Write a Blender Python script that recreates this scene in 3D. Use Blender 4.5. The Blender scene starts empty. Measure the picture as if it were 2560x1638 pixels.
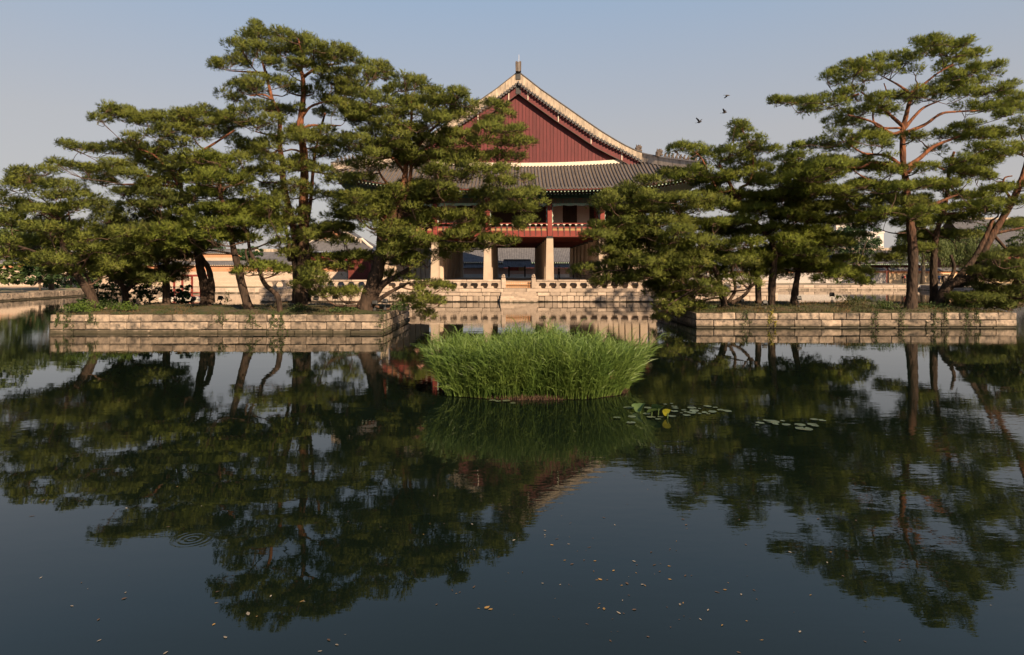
import bpy, math, random
import numpy as np
from mathutils import Vector

# ------------------------------------------------------------------ camera, sky, sun, exposure
SC = bpy.context.scene
COL = SC.collection
HC, FPX, HZ, CX = 3.6, 1600.0, 670.0, 1280.0     # eye height above water, focal length / horizon / centre in 2560-wide pixels

cam_d = bpy.data.cameras.new('camera')
cam = bpy.data.objects.new('camera', cam_d); COL.objects.link(cam)
cam.location = (0, 0, HC); cam.rotation_euler = (math.radians(90), 0, 0)
cam_d.sensor_width = 36.0; cam_d.lens = 36.0 * FPX / 2560.0
cam_d.shift_y = -(819.0 - HZ) / 2560.0
cam_d.clip_start = 0.1; cam_d.clip_end = 4000
SC.camera = cam

SUN_EL, SUN_AZ = math.radians(30), math.radians(30)     # sun behind the camera, to its right
world = bpy.data.worlds.new('World'); SC.world = world; world.use_nodes = True
wn, wl = world.node_tree.nodes, world.node_tree.links
wn.clear()
sky = wn.new('ShaderNodeTexSky'); sky.sky_type = 'NISHITA'; sky.sun_disc = False
sky.sun_elevation = SUN_EL; sky.sun_rotation = math.pi - SUN_AZ
sky.altitude = 50; sky.air_density = 1.0; sky.dust_density = 2.0; sky.ozone_density = 1.5
bg = wn.new('ShaderNodeBackground'); bg.inputs['Strength'].default_value = 0.0665
wo = wn.new('ShaderNodeOutputWorld')
tcw = wn.new('ShaderNodeTexCoord'); spw = wn.new('ShaderNodeSeparateXYZ'); wl.new(tcw.outputs['Generated'], spw.inputs[0])
dust = wn.new('ShaderNodeValToRGB'); cr_ = dust.color_ramp                       # dusty evening air by height, the same all round
cr_.elements[0].position = 0.0; cr_.elements[0].color = (3.95, 3.5, 3.25, 1)
cr_.elements[1].position = 0.42; cr_.elements[1].color = (2.40, 3.30, 4.50, 1)
e_ = cr_.elements.new(0.20); e_.color = (3.62, 3.50, 3.48, 1)
e_ = cr_.elements.new(1.0); e_.color = (1.35, 2.05, 3.5, 1)
wl.new(spw.outputs[2], dust.inputs[0])
hz_ = wn.new('ShaderNodeMix'); hz_.data_type = 'RGBA'; hz_.inputs[0].default_value = 0.84
wl.new(sky.outputs[0], hz_.inputs[6]); wl.new(dust.outputs[0], hz_.inputs[7])
wl.new(hz_.outputs[2], bg.inputs[0]); wl.new(bg.outputs[0], wo.inputs[0])

sun_d = bpy.data.lights.new('sun', 'SUN'); sun_d.energy = 5.0; sun_d.angle = math.radians(0.5)
sun_d.color = (1.0, 0.75, 0.50)
sun = bpy.data.objects.new('sun', sun_d); COL.objects.link(sun)
sv = Vector((math.sin(SUN_AZ) * math.cos(SUN_EL), -math.cos(SUN_AZ) * math.cos(SUN_EL), math.sin(SUN_EL)))
sun.rotation_euler = sv.to_track_quat('Z', 'Y').to_euler(); sun.location = sv * 200

vs = SC.view_settings
vs.view_transform = 'Standard'; vs.look = 'None'; vs.exposure = 1.06; vs.gamma = 1.0; vs.use_curve_mapping = False
SC.cycles.max_bounces = 6; SC.cycles.diffuse_bounces = 3; SC.cycles.glossy_bounces = 3
SC.cycles.transmission_bounces = 3; SC.cycles.transparent_max_bounces = 4
SC.cycles.use_adaptive_sampling = True; SC.cycles.adaptive_threshold = 0.02
SC.cycles.use_denoising = True
SC.cycles.sample_clamp_indirect = 6

# ------------------------------------------------------------------ helpers
rng = np.random.default_rng(7)
R = random.Random(11)

def P(x, y, D):
    """a direction given in the 2560x1638 frame and a real distance -> a point of the place"""
    return np.array([(x - CX) * D / FPX, D, HC - (y - HZ) * D / FPX])

def tag(o, label=None, cat=None, group=None, kind=None):
    if label: o['label'] = label
    if cat: o['category'] = cat
    if group: o['group'] = group
    if kind: o['kind'] = kind
    return o

def empty(name, loc, label=None, cat=None, group=None, kind=None):
    o = bpy.data.objects.new(name, None); COL.objects.link(o)
    o.location = [float(v) for v in loc]; o.empty_display_size = 0.2
    return tag(o, label, cat, group, kind)

def link_mesh(name, me, parent=None, loc=(0, 0, 0)):
    o = bpy.data.objects.new(name, me); COL.objects.link(o)
    o.location = [float(v) for v in loc]
    if parent is not None: o.parent = parent
    return o

class MB:
    """collects faces and links them as one mesh object"""
    def __init__(s): s.v = []; s.f = []
    def add(s, verts, faces):
        b = len(s.v); s.v += [tuple(map(float, q)) for q in verts]; s.f += [tuple(b + i for i in f) for f in faces]; return s
    def box(s, x0, x1, y0, y1, z0, z1):
        return s.add([(x0, y0, z0), (x1, y0, z0), (x1, y1, z0), (x0, y1, z0), (x0, y0, z1), (x1, y0, z1), (x1, y1, z1), (x0, y1, z1)],
                     [(0, 3, 2, 1), (4, 5, 6, 7), (0, 1, 5, 4), (1, 2, 6, 5), (2, 3, 7, 6), (3, 0, 4, 7)])
    def taper(s, cx, cy, z0, z1, w0, d0, w1, d1):
        a = [(-1, -1), (1, -1), (1, 1), (-1, 1)]
        v = [(cx + i * w0 / 2, cy + j * d0 / 2, z0) for i, j in a] + [(cx + i * w1 / 2, cy + j * d1 / 2, z1) for i, j in a]
        return s.add(v, [(0, 3, 2, 1), (4, 5, 6, 7), (0, 1, 5, 4), (1, 2, 6, 5), (2, 3, 7, 6), (3, 0, 4, 7)])
    def chamfer(s, x0, x1, y0, y1, z0, z1, c, j=0.0):
        lo = np.array([x0, y0, z0]); hi = np.array([x1, y1, z1]); m = (lo + hi) / 2; h = (hi - lo) / 2
        c = min(c, *(h * 0.45)); v = {}; vs_ = []
        for sx in (-1, 1):
            for sy in (-1, 1):
                for sz in (-1, 1):
                    for ax in range(3):
                        q = np.array([sx, sy, sz]) * (h - c); q[ax] = (sx, sy, sz)[ax] * h[ax]
                        v[(sx, sy, sz, ax)] = len(vs_); vs_.append(m + q + (rng.uniform(-j, j, 3) if j else 0))
        F = []
        for ax in range(3):
            o1, o2 = [a for a in range(3) if a != ax]
            for sg in (-1, 1):
                def k(a, b):
                    t = [0, 0, 0]; t[ax] = sg; t[o1] = a; t[o2] = b; return v[(*t, ax)]
                q = [k(-1, -1), k(1, -1), k(1, 1), k(-1, 1)]
                if (sg > 0) == (ax == 1): q.reverse()
                F.append(tuple(q))
        for ax in range(3):                                    # edge bevels
            o1, o2 = [a for a in range(3) if a != ax]
            for a in (-1, 1):
                for b in (-1, 1):
                    def k(e, face):
                        t = [0, 0, 0]; t[ax] = e; t[o1] = a; t[o2] = b; return v[(*t, face)]
                    F.append((k(-1, o1), k(1, o1), k(1, o2), k(-1, o2)))
        for sx in (-1, 1):
            for sy in (-1, 1):
                for sz in (-1, 1):
                    F.append(tuple(v[(sx, sy, sz, ax)] for ax in range(3)))
        return s.add(vs_, F)
    def tube(s, pts, rad, n=7, cap=True):
        pts = [np.array(p, float) for p in pts]; k = len(pts); base = len(s.v); ref = np.array([0.3, 1.0, 0.15])
        for i, p in enumerate(pts):
            t = pts[min(i + 1, k - 1)] - pts[max(i - 1, 0)]; t = t / (np.linalg.norm(t) + 1e-9)
            a = np.cross(t, ref); 
            if np.linalg.norm(a) < 0.05: a = np.cross(t, (1, 0, 0))
            a /= np.linalg.norm(a); b = np.cross(t, a)
            r = rad[i] if hasattr(rad, '__len__') else rad
            for q in range(n):
                an = 2 * math.pi * q / n
                s.v.append(tuple(p + r * (math.cos(an) * a + math.sin(an) * b)))
        for i in range(k - 1):
            for q in range(n):
                A = base + i * n + q; B = base + i * n + (q + 1) % n
                s.f.append((A, A + n, B + n, B))
        if cap:
            s.f.append(tuple(base + q for q in range(n))); s.f.append(tuple(base + (k - 1) * n + q for q in reversed(range(n))))
        return s
    def prism_y(s, prof, y0, y1):
        """profile in X-Z extruded along Y"""
        n = len(prof)
        v = [(x, y0, z) for x, z in prof] + [(x, y1, z) for x, z in prof]
        F = [tuple(range(n)), tuple(reversed(range(n, 2 * n)))] + [(i, i + n, (i + 1) % n + n, (i + 1) % n) for i in range(n)]
        return s.add(v, F)
    def strip_y(s, lo, hi, y0, y1):
        """band between two X-Z polylines, thick in Y, made of quads"""
        n = len(lo)
        v = [(x, y0, z) for x, z in lo] + [(x, y0, z) for x, z in hi] + [(x, y1, z) for x, z in lo] + [(x, y1, z) for x, z in hi]
        F = []
        for i in range(n - 1):
            F += [(i, i + 1, n + i + 1, n + i), (2 * n + i, 3 * n + i, 3 * n + i + 1, 2 * n + i + 1),
                  (n + i, n + i + 1, 3 * n + i + 1, 3 * n + i), (i, 2 * n + i, 2 * n + i + 1, i + 1)]
        F += [(0, n, 3 * n, 2 * n), (n - 1, 3 * n - 1, 4 * n - 1, 2 * n - 1)]
        return s.add(v, F)
    def grid(s, pts):
        """2-D array of points -> quads"""
        a = np.array(pts, float); m, n, _ = a.shape; b = len(s.v)
        s.v += [tuple(q) for q in a.reshape(-1, 3)]
        for i in range(m - 1):
            for j in range(n - 1):
                s.f.append((b + i * n + j, b + i * n + j + 1, b + (i + 1) * n + j + 1, b + (i + 1) * n + j))
        return s
    def mesh(s, name, mat=None, origin=(0, 0, 0), smooth=False):
        me = bpy.data.meshes.new(name)
        o = np.array(origin, float)
        me.from_pydata([tuple(np.array(q) - o) for q in s.v], [], s.f)
        if mat: me.materials.append(mat)
        if smooth: me.polygons.foreach_set('use_smooth', [True] * len(me.polygons))
        me.update(); return me
    def build(s, name, mat=None, parent=None, smooth=False, origin=None):
        """parts are stored relative to their thing's base"""
        if parent is not None:
            o = np.array(parent.location)
            if parent.parent is not None: o = o + np.array(parent.parent.location)
            return link_mesh(name, s.mesh(name, mat, o, smooth), parent)
        if origin is None: origin = (0, 0, 0)
        return link_mesh(name, s.mesh(name, mat, origin, smooth), None, origin)

def tri_mesh(name, V, mat, nper=3):
    """V: (n,nper,3) loose faces"""
    n = V.shape[0]; me = bpy.data.meshes.new(name)
    me.vertices.add(n * nper); me.vertices.foreach_set('co', V.astype(np.float32).ravel())
    me.loops.add(n * nper); me.loops.foreach_set('vertex_index', np.arange(n * nper, dtype=np.int32))
    me.polygons.add(n); me.polygons.foreach_set('loop_start', np.arange(0, n * nper, nper, dtype=np.int32))
    me.polygons.foreach_set('loop_total', np.full(n, nper, dtype=np.int32))
    me.materials.append(mat); me.update(calc_edges=True); return me

def unit(a): return a / (np.linalg.norm(a, axis=-1, keepdims=True) + 1e-9)

# ------------------------------------------------------------------ materials
def M(name, c1, c2=None, scale=4.0, rough=0.8, bump=0.0, bscale=None, stretch=(1, 1, 1), detail=5.0, per_obj=0.0, spec=0.3,
      c3=None, c3scale=1.0, c3amt=(0.5, 0.7), trans=0.0, coord='Object', world=False, bdist=0.02, metallic=0.0, wet=0.0):
    m = bpy.data.materials.new(name); m.use_nodes = True
    n, l = m.node_tree.nodes, m.node_tree.links; n.clear()
    out = n.new('ShaderNodeOutputMaterial'); bs = n.new('ShaderNodeBsdfPrincipled')
    bs.inputs['Roughness'].default_value = rough; bs.inputs['Metallic'].default_value = metallic
    bs.inputs['Specular IOR Level'].default_value = spec
    l.new(bs.outputs[0], out.inputs[0])
    if world: tc = n.new('ShaderNodeNewGeometry').outputs['Position']
    else: tc = n.new('ShaderNodeTexCoord').outputs[coord]
    mp = n.new('ShaderNodeMapping'); mp.inputs['Scale'].default_value = stretch; l.new(tc, mp.inputs[0])
    src = mp.outputs[0]
    if per_obj:                                     # pieces of one material differ from each other as cut stones do
        oi = n.new('ShaderNodeObjectInfo'); ad = n.new('ShaderNodeVectorMath'); ad.operation = 'MULTIPLY_ADD'
        ad.inputs[1].default_value = (37, 23, 51); ad.inputs[2].default_value = (0, 0, 0)
        l.new(oi.outputs['Random'], ad.inputs[0]); a2 = n.new('ShaderNodeVectorMath'); l.new(src, a2.inputs[0]); l.new(ad.outputs[0], a2.inputs[1])
        src = a2.outputs[0]
    if c2 is None: c2 = tuple(v * 0.8 for v in c1)
    nz = n.new('ShaderNodeTexNoise'); nz.inputs['Scale'].default_value = scale; nz.inputs['Detail'].default_value = detail
    nz.inputs['Roughness'].default_value = 0.6; l.new(src, nz.inputs['Vector'])
    rp = n.new('ShaderNodeValToRGB'); rp.color_ramp.elements[0].position = 0.34; rp.color_ramp.elements[1].position = 0.66
    rp.color_ramp.elements[0].color = (*c1, 1); rp.color_ramp.elements[1].color = (*c2, 1); l.new(nz.outputs[0], rp.inputs[0])
    colr = rp.outputs[0]
    if c3 is not None:
        n3 = n.new('ShaderNodeTexNoise'); n3.inputs['Scale'].default_value = c3scale; n3.inputs['Detail'].default_value = 6
        n3.inputs['Roughness'].default_value = 0.65; l.new(src, n3.inputs['Vector'])
        r3 = n.new('ShaderNodeMapRange'); r3.inputs[1].default_value = c3amt[0]; r3.inputs[2].default_value = c3amt[1]; l.new(n3.outputs[0], r3.inputs[0])
        mx = n.new('ShaderNodeMix'); mx.data_type = 'RGBA'; l.new(r3.outputs[0], mx.inputs[0]); l.new(colr, mx.inputs[6]); mx.inputs[7].default_value = (*c3, 1)
        colr = mx.outputs[2]
    if per_obj:
        mr = n.new('ShaderNodeMapRange'); mr.inputs[3].default_value = 1 - per_obj; mr.inputs[4].default_value = 1 + per_obj * 0.6
        l.new(oi.outputs['Random'], mr.inputs[0]); h = n.new('ShaderNodeHueSaturation'); l.new(mr.outputs[0], h.inputs['Value']); l.new(colr, h.inputs['Color'])
        colr = h.outputs[0]
    if wet:                                         # dark algae line left by the changing water level
        gp = n.new('ShaderNodeNewGeometry'); sz_ = n.new('ShaderNodeSeparateXYZ'); l.new(gp.outputs['Position'], sz_.inputs[0])
        nw = n.new('ShaderNodeTexNoise'); nw.inputs['Scale'].default_value = 2.5; nw.inputs['Detail'].default_value = 5; l.new(gp.outputs['Position'], nw.inputs['Vector'])
        aw = n.new('ShaderNodeMath'); aw.operation = 'MULTIPLY_ADD'; aw.inputs[1].default_value = -0.35; l.new(nw.outputs[0], aw.inputs[0]); l.new(sz_.outputs[2], aw.inputs[2])
        rw = n.new('ShaderNodeMapRange'); rw.inputs[1].default_value = wet - 0.25; rw.inputs[2].default_value = wet - 0.10; rw.inputs[3].default_value = 0.85; rw.inputs[4].default_value = 0.0; l.new(aw.outputs[0], rw.inputs[0])
        xw = n.new('ShaderNodeMix'); xw.data_type = 'RGBA'; l.new(rw.outputs[0], xw.inputs[0]); l.new(colr, xw.inputs[6]); xw.inputs[7].default_value = (0.035, 0.032, 0.018, 1); colr = xw.outputs[2]
    l.new(colr, bs.inputs['Base Color'])
    if bump:
        nb = n.new('ShaderNodeTexNoise'); nb.inputs['Scale'].default_value = bscale or scale * 3; nb.inputs['Detail'].default_value = 4; l.new(src, nb.inputs['Vector'])
        bp = n.new('ShaderNodeBump'); bp.inputs['Strength'].default_value = bump; bp.inputs['Distance'].default_value = bdist
        l.new(nb.outputs[0], bp.inputs['Height']); l.new(bp.outputs[0], bs.inputs['Normal'])
    if trans:
        tr = n.new('ShaderNodeBsdfTranslucent'); ms = n.new('ShaderNodeMixShader'); ms.inputs[0].default_value = trans
        l.new(colr, tr.inputs[0]); l.new(bs.outputs[0], ms.inputs[1]); l.new(tr.outputs[0], ms.inputs[2]); l.new(ms.outputs[0], out.inputs[0])
    return m

def brick_mat(name, c1, c2, mortar, sx, sz, rough=0.9):
    m = bpy.data.materials.new(name); m.use_nodes = True
    n, l = m.node_tree.nodes, m.node_tree.links; bs = n['Principled BSDF']; bs.inputs['Roughness'].default_value = rough
    tc = n.new('ShaderNodeTexCoord'); sp = n.new('ShaderNodeSeparateXYZ'); cb = n.new('ShaderNodeCombineXYZ')
    ad = n.new('ShaderNodeMath'); l.new(tc.outputs['Object'], sp.inputs[0])
    l.new(sp.outputs[0], ad.inputs[0]); l.new(sp.outputs[1], ad.inputs[1]); l.new(ad.outputs[0], cb.inputs[0]); l.new(sp.outputs[2], cb.inputs[1])
    b = n.new('ShaderNodeTexBrick'); l.new(cb.outputs[0], b.inputs['Vector'])
    b.inputs['Color1'].default_value = (*c1, 1); b.inputs['Color2'].default_value = (*c2, 1); b.inputs['Mortar'].default_value = (*mortar, 1)
    b.inputs['Scale'].default_value = 1.0; b.inputs['Brick Width'].default_value = sx; b.inputs['Row Height'].default_value = sz
    b.inputs['Mortar Size'].default_value = 0.025
    l.new(b.outputs[0], bs.inputs['Base Color'])
    bp = n.new('ShaderNodeBump'); bp.inputs['Distance'].default_value = 0.02; bp.invert = True; l.new(b.outputs['Fac'], bp.inputs['Height']); l.new(bp.outputs[0], bs.inputs['Normal'])
    return m

STONE = M('granite_blocks', (0.335, 0.260, 0.195), (0.20, 0.158, 0.122), 3.5, 0.88, 0.6, 18, per_obj=0.42, c3=(0.058, 0.05, 0.042), c3scale=2.6, c3amt=(0.45, 0.66), wet=0.18)
STONE2 = M('granite_terrace', (0.40, 0.318, 0.25), (0.31, 0.245, 0.195), 2.5, 0.8, 0.35, 16, per_obj=0.28, c3=(0.15, 0.12, 0.095), c3scale=1.3, c3amt=(0.53, 0.78), wet=0.10)
JOINT = M('wet_joint', (0.05, 0.045, 0.04), (0.09, 0.08, 0.07), 4)
COLUMN = M('column_granite', (0.41, 0.325, 0.245), (0.33, 0.26, 0.195), 1.3, 0.8, 0.3, 14, per_obj=0.1, stretch=(1, 1, 0.6))
PLASTER = M('lime_plaster', (0.44, 0.355, 0.27), (0.30, 0.245, 0.19), 1.2, 0.85, 0.15, 10, stretch=(2.2, 2.2, 0.5), c3=(0.13, 0.11, 0.09), c3scale=1.6, c3amt=(0.44, 0.74))
PLASTER_OLD = M('stained_plaster', (0.46, 0.38, 0.31), (0.30, 0.25, 0.21), 1.6, 0.9, 0.2, 12, stretch=(2.5, 2.5, 0.5), c3=(0.14, 0.12, 0.10), c3scale=1.2, c3amt=(0.48, 0.75))
WHITE = M('fresh_lime', (0.62, 0.54, 0.45), (0.54, 0.46, 0.37), 2.0, 0.85)
TILE = M('grey_roof_tile', (0.055, 0.055, 0.062), (0.095, 0.088, 0.088), 5.0, 0.65, 0.3, 25, per_obj=0.2)
PAN = M('weathered_pan_tile', (0.13, 0.098, 0.072), (0.075, 0.060, 0.050), 7.0, 0.9, 0.5, 20, c3=(0.05, 0.045, 0.042), c3scale=2.0)
ROOFFAR = M('far_roof_tile', (0.10, 0.098, 0.105), (0.065, 0.064, 0.07), 2.0, 0.8, 0.2, 10)
RED = M('red_painted_board', (0.118, 0.023, 0.024), (0.082, 0.017, 0.019), 2.0, 0.65, 0.2, 20, stretch=(3, 3, 0.35), per_obj=0.16, c3=(0.085, 0.018, 0.014), c3scale=2.5, c3amt=(0.58, 0.8))
REDB = M('red_painted_beam', (0.20, 0.034, 0.026), (0.15, 0.026, 0.020), 2.0, 0.6, 0.1, 20)
REDD = M('dark_red_ceiling', (0.12, 0.022, 0.016), (0.08, 0.018, 0.013), 2.0, 0.7)
GREEN = M('dancheong_green', (0.055, 0.13, 0.10), (0.035, 0.075, 0.065), 3.0, 0.6)
GREENL = M('dancheong_pale_green', (0.16, 0.36, 0.27), (0.42, 0.40, 0.34), 6.0, 0.6)
DANCH = M('painted_lintel', (0.10, 0.085, 0.055), (0.045, 0.06, 0.045), 2.2, 0.6, stretch=(2.5, 1, 0.4), c3=(0.20, 0.05, 0.03), c3scale=3.0, c3amt=(0.55, 0.62))
OCHRE = M('ochre_panel', (0.30, 0.185, 0.085), (0.25, 0.15, 0.07), 2.0, 0.7)
DKPOST = M('dark_bracket', (0.035, 0.035, 0.03), (0.06, 0.03, 0.025), 4.0, 0.6)
DOOR = M('dark_door_leaf', (0.055, 0.035, 0.025), (0.035, 0.024, 0.018), 4.0, 0.7)
PANEL = M('pale_paper_panel', (0.55, 0.49, 0.42), (0.50, 0.44, 0.38), 2.0, 0.9)
IRON = M('black_iron', (0.025, 0.025, 0.027), (0.04, 0.04, 0.04), 5.0, 0.5)
WOODL = M('bare_wood_lattice', (0.42, 0.22, 0.10), (0.34, 0.17, 0.08), 3.0, 0.7)
FIGURE = M('clay_figure', (0.11, 0.085, 0.07), (0.06, 0.05, 0.045), 6.0, 0.8)
STEEL = M('pale_metal_rod', (0.65, 0.62, 0.58), (0.55, 0.52, 0.5), 3.0, 0.4)
ORANGE = M('orange_plaster', (0.46, 0.225, 0.13), (0.40, 0.19, 0.105), 1.5, 0.85)
BRICKW = brick_mat('pale_brick', (0.50, 0.40, 0.315), (0.43, 0.34, 0.265), (0.30, 0.225, 0.17), 0.42, 0.2)
BRICKG = brick_mat('grey_brick', (0.36, 0.33, 0.31), (0.30, 0.28, 0.27), (0.55, 0.5, 0.46), 0.42, 0.2)
SOIL = M('island_soil', (0.085, 0.058, 0.036), (0.040, 0.042, 0.018), 1.2, 0.95, 0.6, 9, c3=(0.034, 0.046, 0.014), c3scale=0.9, c3amt=(0.45, 0.6))
GROUND = M('palace_ground', (0.26, 0.20, 0.14), (0.20, 0.155, 0.11), 0.3, 0.95, 0.3, 3, c3=(0.07, 0.10, 0.03), c3scale=0.08, c3amt=(0.5, 0.6))
GRASS = M('grass_blades', (0.058, 0.068, 0.018), (0.034, 0.048, 0.014), 0.8, 0.7, c3=(0.17, 0.105, 0.05), c3scale=0.5, c3amt=(0.46, 0.60), trans=0.3, world=True)
HERB = M('low_leafy_plant', (0.12, 0.17, 0.025), (0.06, 0.11, 0.02), 1.5, 0.6, trans=0.35, world=True)
VINE = M('ivy_leaves', (0.038, 0.062, 0.016), (0.055, 0.085, 0.02), 2.0, 0.6, trans=0.25, world=True)
VINEY = M('yellow_ivy_leaves', (0.30, 0.25, 0.03), (0.20, 0.20, 0.03), 2.0, 0.6, trans=0.25, world=True)
REEDM = M('reed_leaves', (0.125, 0.185, 0.036), (0.08, 0.140, 0.027), 1.3, 0.5, trans=0.35, world=True, c3=(0.16, 0.22, 0.05), c3scale=2.2, c3amt=(0.55, 0.75), spec=0.4)
STRAW = M('dead_reed_base', (0.06, 0.034, 0.02), (0.03, 0.018, 0.012), 6.0, 0.9)
PLUME = M('reed_plume', (0.26, 0.14, 0.10), (0.18, 0.10, 0.07), 6.0, 0.9, trans=0.2)
LILY = M('lily_pad', (0.085, 0.115, 0.075), (0.06, 0.085, 0.05), 5.0, 0.35, per_obj=0.2, c3=(0.28, 0.14, 0.08), c3scale=4.0, c3amt=(0.6, 0.7), spec=0.5)
LILYY = M('yellow_lotus_leaf', (0.28, 0.26, 0.02), (0.20, 0.21, 0.02), 4.0, 0.5, trans=0.3)
LILYG = M('green_lotus_leaf', (0.085, 0.13, 0.04), (0.06, 0.10, 0.03), 4.0, 0.5, trans=0.25)
LEAFB = M('fallen_leaf', (0.10, 0.06, 0.035), (0.05, 0.035, 0.025), 9.0, 0.7, per_obj=0.35)
LEAFP = M('pale_floating_leaf', (0.24, 0.21, 0.165), (0.17, 0.14, 0.10), 9.0, 0.6, per_obj=0.3)
LEAFY = M('yellow_floating_leaf', (0.26, 0.16, 0.045), (0.18, 0.105, 0.035), 9.0, 0.6, per_obj=0.3)
BROAD = M('broad_leaves', (0.09, 0.115, 0.028), (0.05, 0.075, 0.02), 0.6, 0.6, trans=0.3, world=True)
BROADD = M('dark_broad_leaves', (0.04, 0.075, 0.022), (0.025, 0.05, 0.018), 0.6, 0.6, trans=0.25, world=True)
WILLOW = M('willow_leaves', (0.11, 0.135, 0.04), (0.075, 0.10, 0.03), 0.5, 0.6, trans=0.3, world=True)
SKIN = M('skin', (0.45, 0.28, 0.20), (0.42, 0.26, 0.18), 4.0, 0.6)
HAIR = M('black_hair', (0.02, 0.016, 0.014), (0.03, 0.024, 0.02), 5.0, 0.5)
BIRDM = M('dark_feathers', (0.03, 0.027, 0.025), (0.06, 0.05, 0.045), 8.0, 0.7)
FARW = M('far_white_wall', (0.55, 0.50, 0.46), (0.50, 0.45, 0.41), 0.3, 0.9)
FARGL = M('far_window', (0.10, 0.11, 0.13), (0.14, 0.15, 0.17), 1.0, 0.2)

def bark_mat():
    """Korean red pine: grey-brown plates low down, thin orange bark higher up"""
    m = bpy.data.materials.new('red_pine_bark'); m.use_nodes = True
    n, l = m.node_tree.nodes, m.node_tree.links; bs = n['Principled BSDF']; bs.inputs['Roughness'].default_value = 0.9; bs.inputs['Specular IOR Level'].default_value = 0.15
    tc = n.new('ShaderNodeTexCoord'); sp = n.new('ShaderNodeSeparateXYZ'); l.new(tc.outputs['Object'], sp.inputs[0])
    mp = n.new('ShaderNodeMapping'); mp.inputs['Scale'].default_value = (1, 1, 0.35); l.new(tc.outputs['Object'], mp.inputs[0])
    nz = n.new('ShaderNodeTexNoise'); nz.inputs['Scale'].default_value = 5; nz.inputs['Detail'].default_value = 5; l.new(mp.outputs[0], nz.inputs[0])
    vo = n.new('ShaderNodeTexVoronoi'); vo.inputs['Scale'].default_value = 9; l.new(mp.outputs[0], vo.inputs['Vector'])
    lo = n.new('ShaderNodeValToRGB'); lo.color_ramp.elements[0].color = (0.016, 0.012, 0.010, 1); lo.color_ramp.elements[1].color = (0.066, 0.044, 0.032, 1)
    hi = n.new('ShaderNodeValToRGB'); hi.color_ramp.elements[0].color = (0.055, 0.027, 0.018, 1); hi.color_ramp.elements[1].color = (0.21, 0.085, 0.043, 1)
    for r in (lo, hi):
        r.color_ramp.elements[0].position = 0.3; r.color_ramp.elements[1].position = 0.7; l.new(nz.outputs[0], r.inputs[0])
    ad = n.new('ShaderNodeMath'); ad.operation = 'MULTIPLY_ADD'; ad.inputs[1].default_value = 4.0; l.new(nz.outputs[0], ad.inputs[0]); l.new(sp.outputs[2], ad.inputs[2])
    mr = n.new('ShaderNodeMapRange'); mr.inputs[1].default_value = 5.5; mr.inputs[2].default_value = 12.0; l.new(ad.outputs[0], mr.inputs[0])
    mx = n.new('ShaderNodeMix'); mx.data_type = 'RGBA'; l.new(mr.outputs[0], mx.inputs[0]); l.new(lo.outputs[0], mx.inputs[6]); l.new(hi.outputs[0], mx.inputs[7])
    l.new(mx.outputs[2], bs.inputs['Base Color'])
    bp = n.new('ShaderNodeBump'); bp.inputs['Strength'].default_value = 0.8; bp.inputs['Distance'].default_value = 0.05; l.new(vo.outputs['Distance'], bp.inputs['Height']); l.new(bp.outputs[0], bs.inputs['Normal'])
    return m
BARK = bark_mat()
LIMBM = M('dark_limb_bark', (0.105, 0.06, 0.04), (0.045, 0.03, 0.022), 6.0, 0.9, 0.4, 18)
BARKG = M('grey_bark', (0.11, 0.085, 0.065), (0.06, 0.048, 0.038), 4.0, 0.9, 0.5, 14, stretch=(1, 1, 0.3))
def needles(name, a, b, c):
    m = M(name, a, b, 0.55, 0.6, world=True, c3=c, c3scale=1.9, c3amt=(0.52, 0.72), trans=0.52, spec=0.2)
    n, l = m.node_tree.nodes, m.node_tree.links           # a brush of needles is shaded as a soft round tuft
    at = n.new('ShaderNodeAttribute'); at.attribute_name = 'tuft_normal'
    for q in n:
        if q.type in ('BSDF_PRINCIPLED', 'BSDF_TRANSLUCENT'): l.new(at.outputs['Vector'], q.inputs['Normal'])
    return m
NEEDLE = [needles('pine_needles', (0.225, 0.258, 0.046), (0.168, 0.212, 0.041), (0.265, 0.250, 0.058)),
          needles('bright_pine_needles', (0.235, 0.280, 0.040), (0.178, 0.230, 0.036), (0.275, 0.272, 0.052)),
          needles('deep_pine_needles', (0.180, 0.215, 0.046), (0.138, 0.175, 0.042), (0.230, 0.222, 0.056))]

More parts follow.
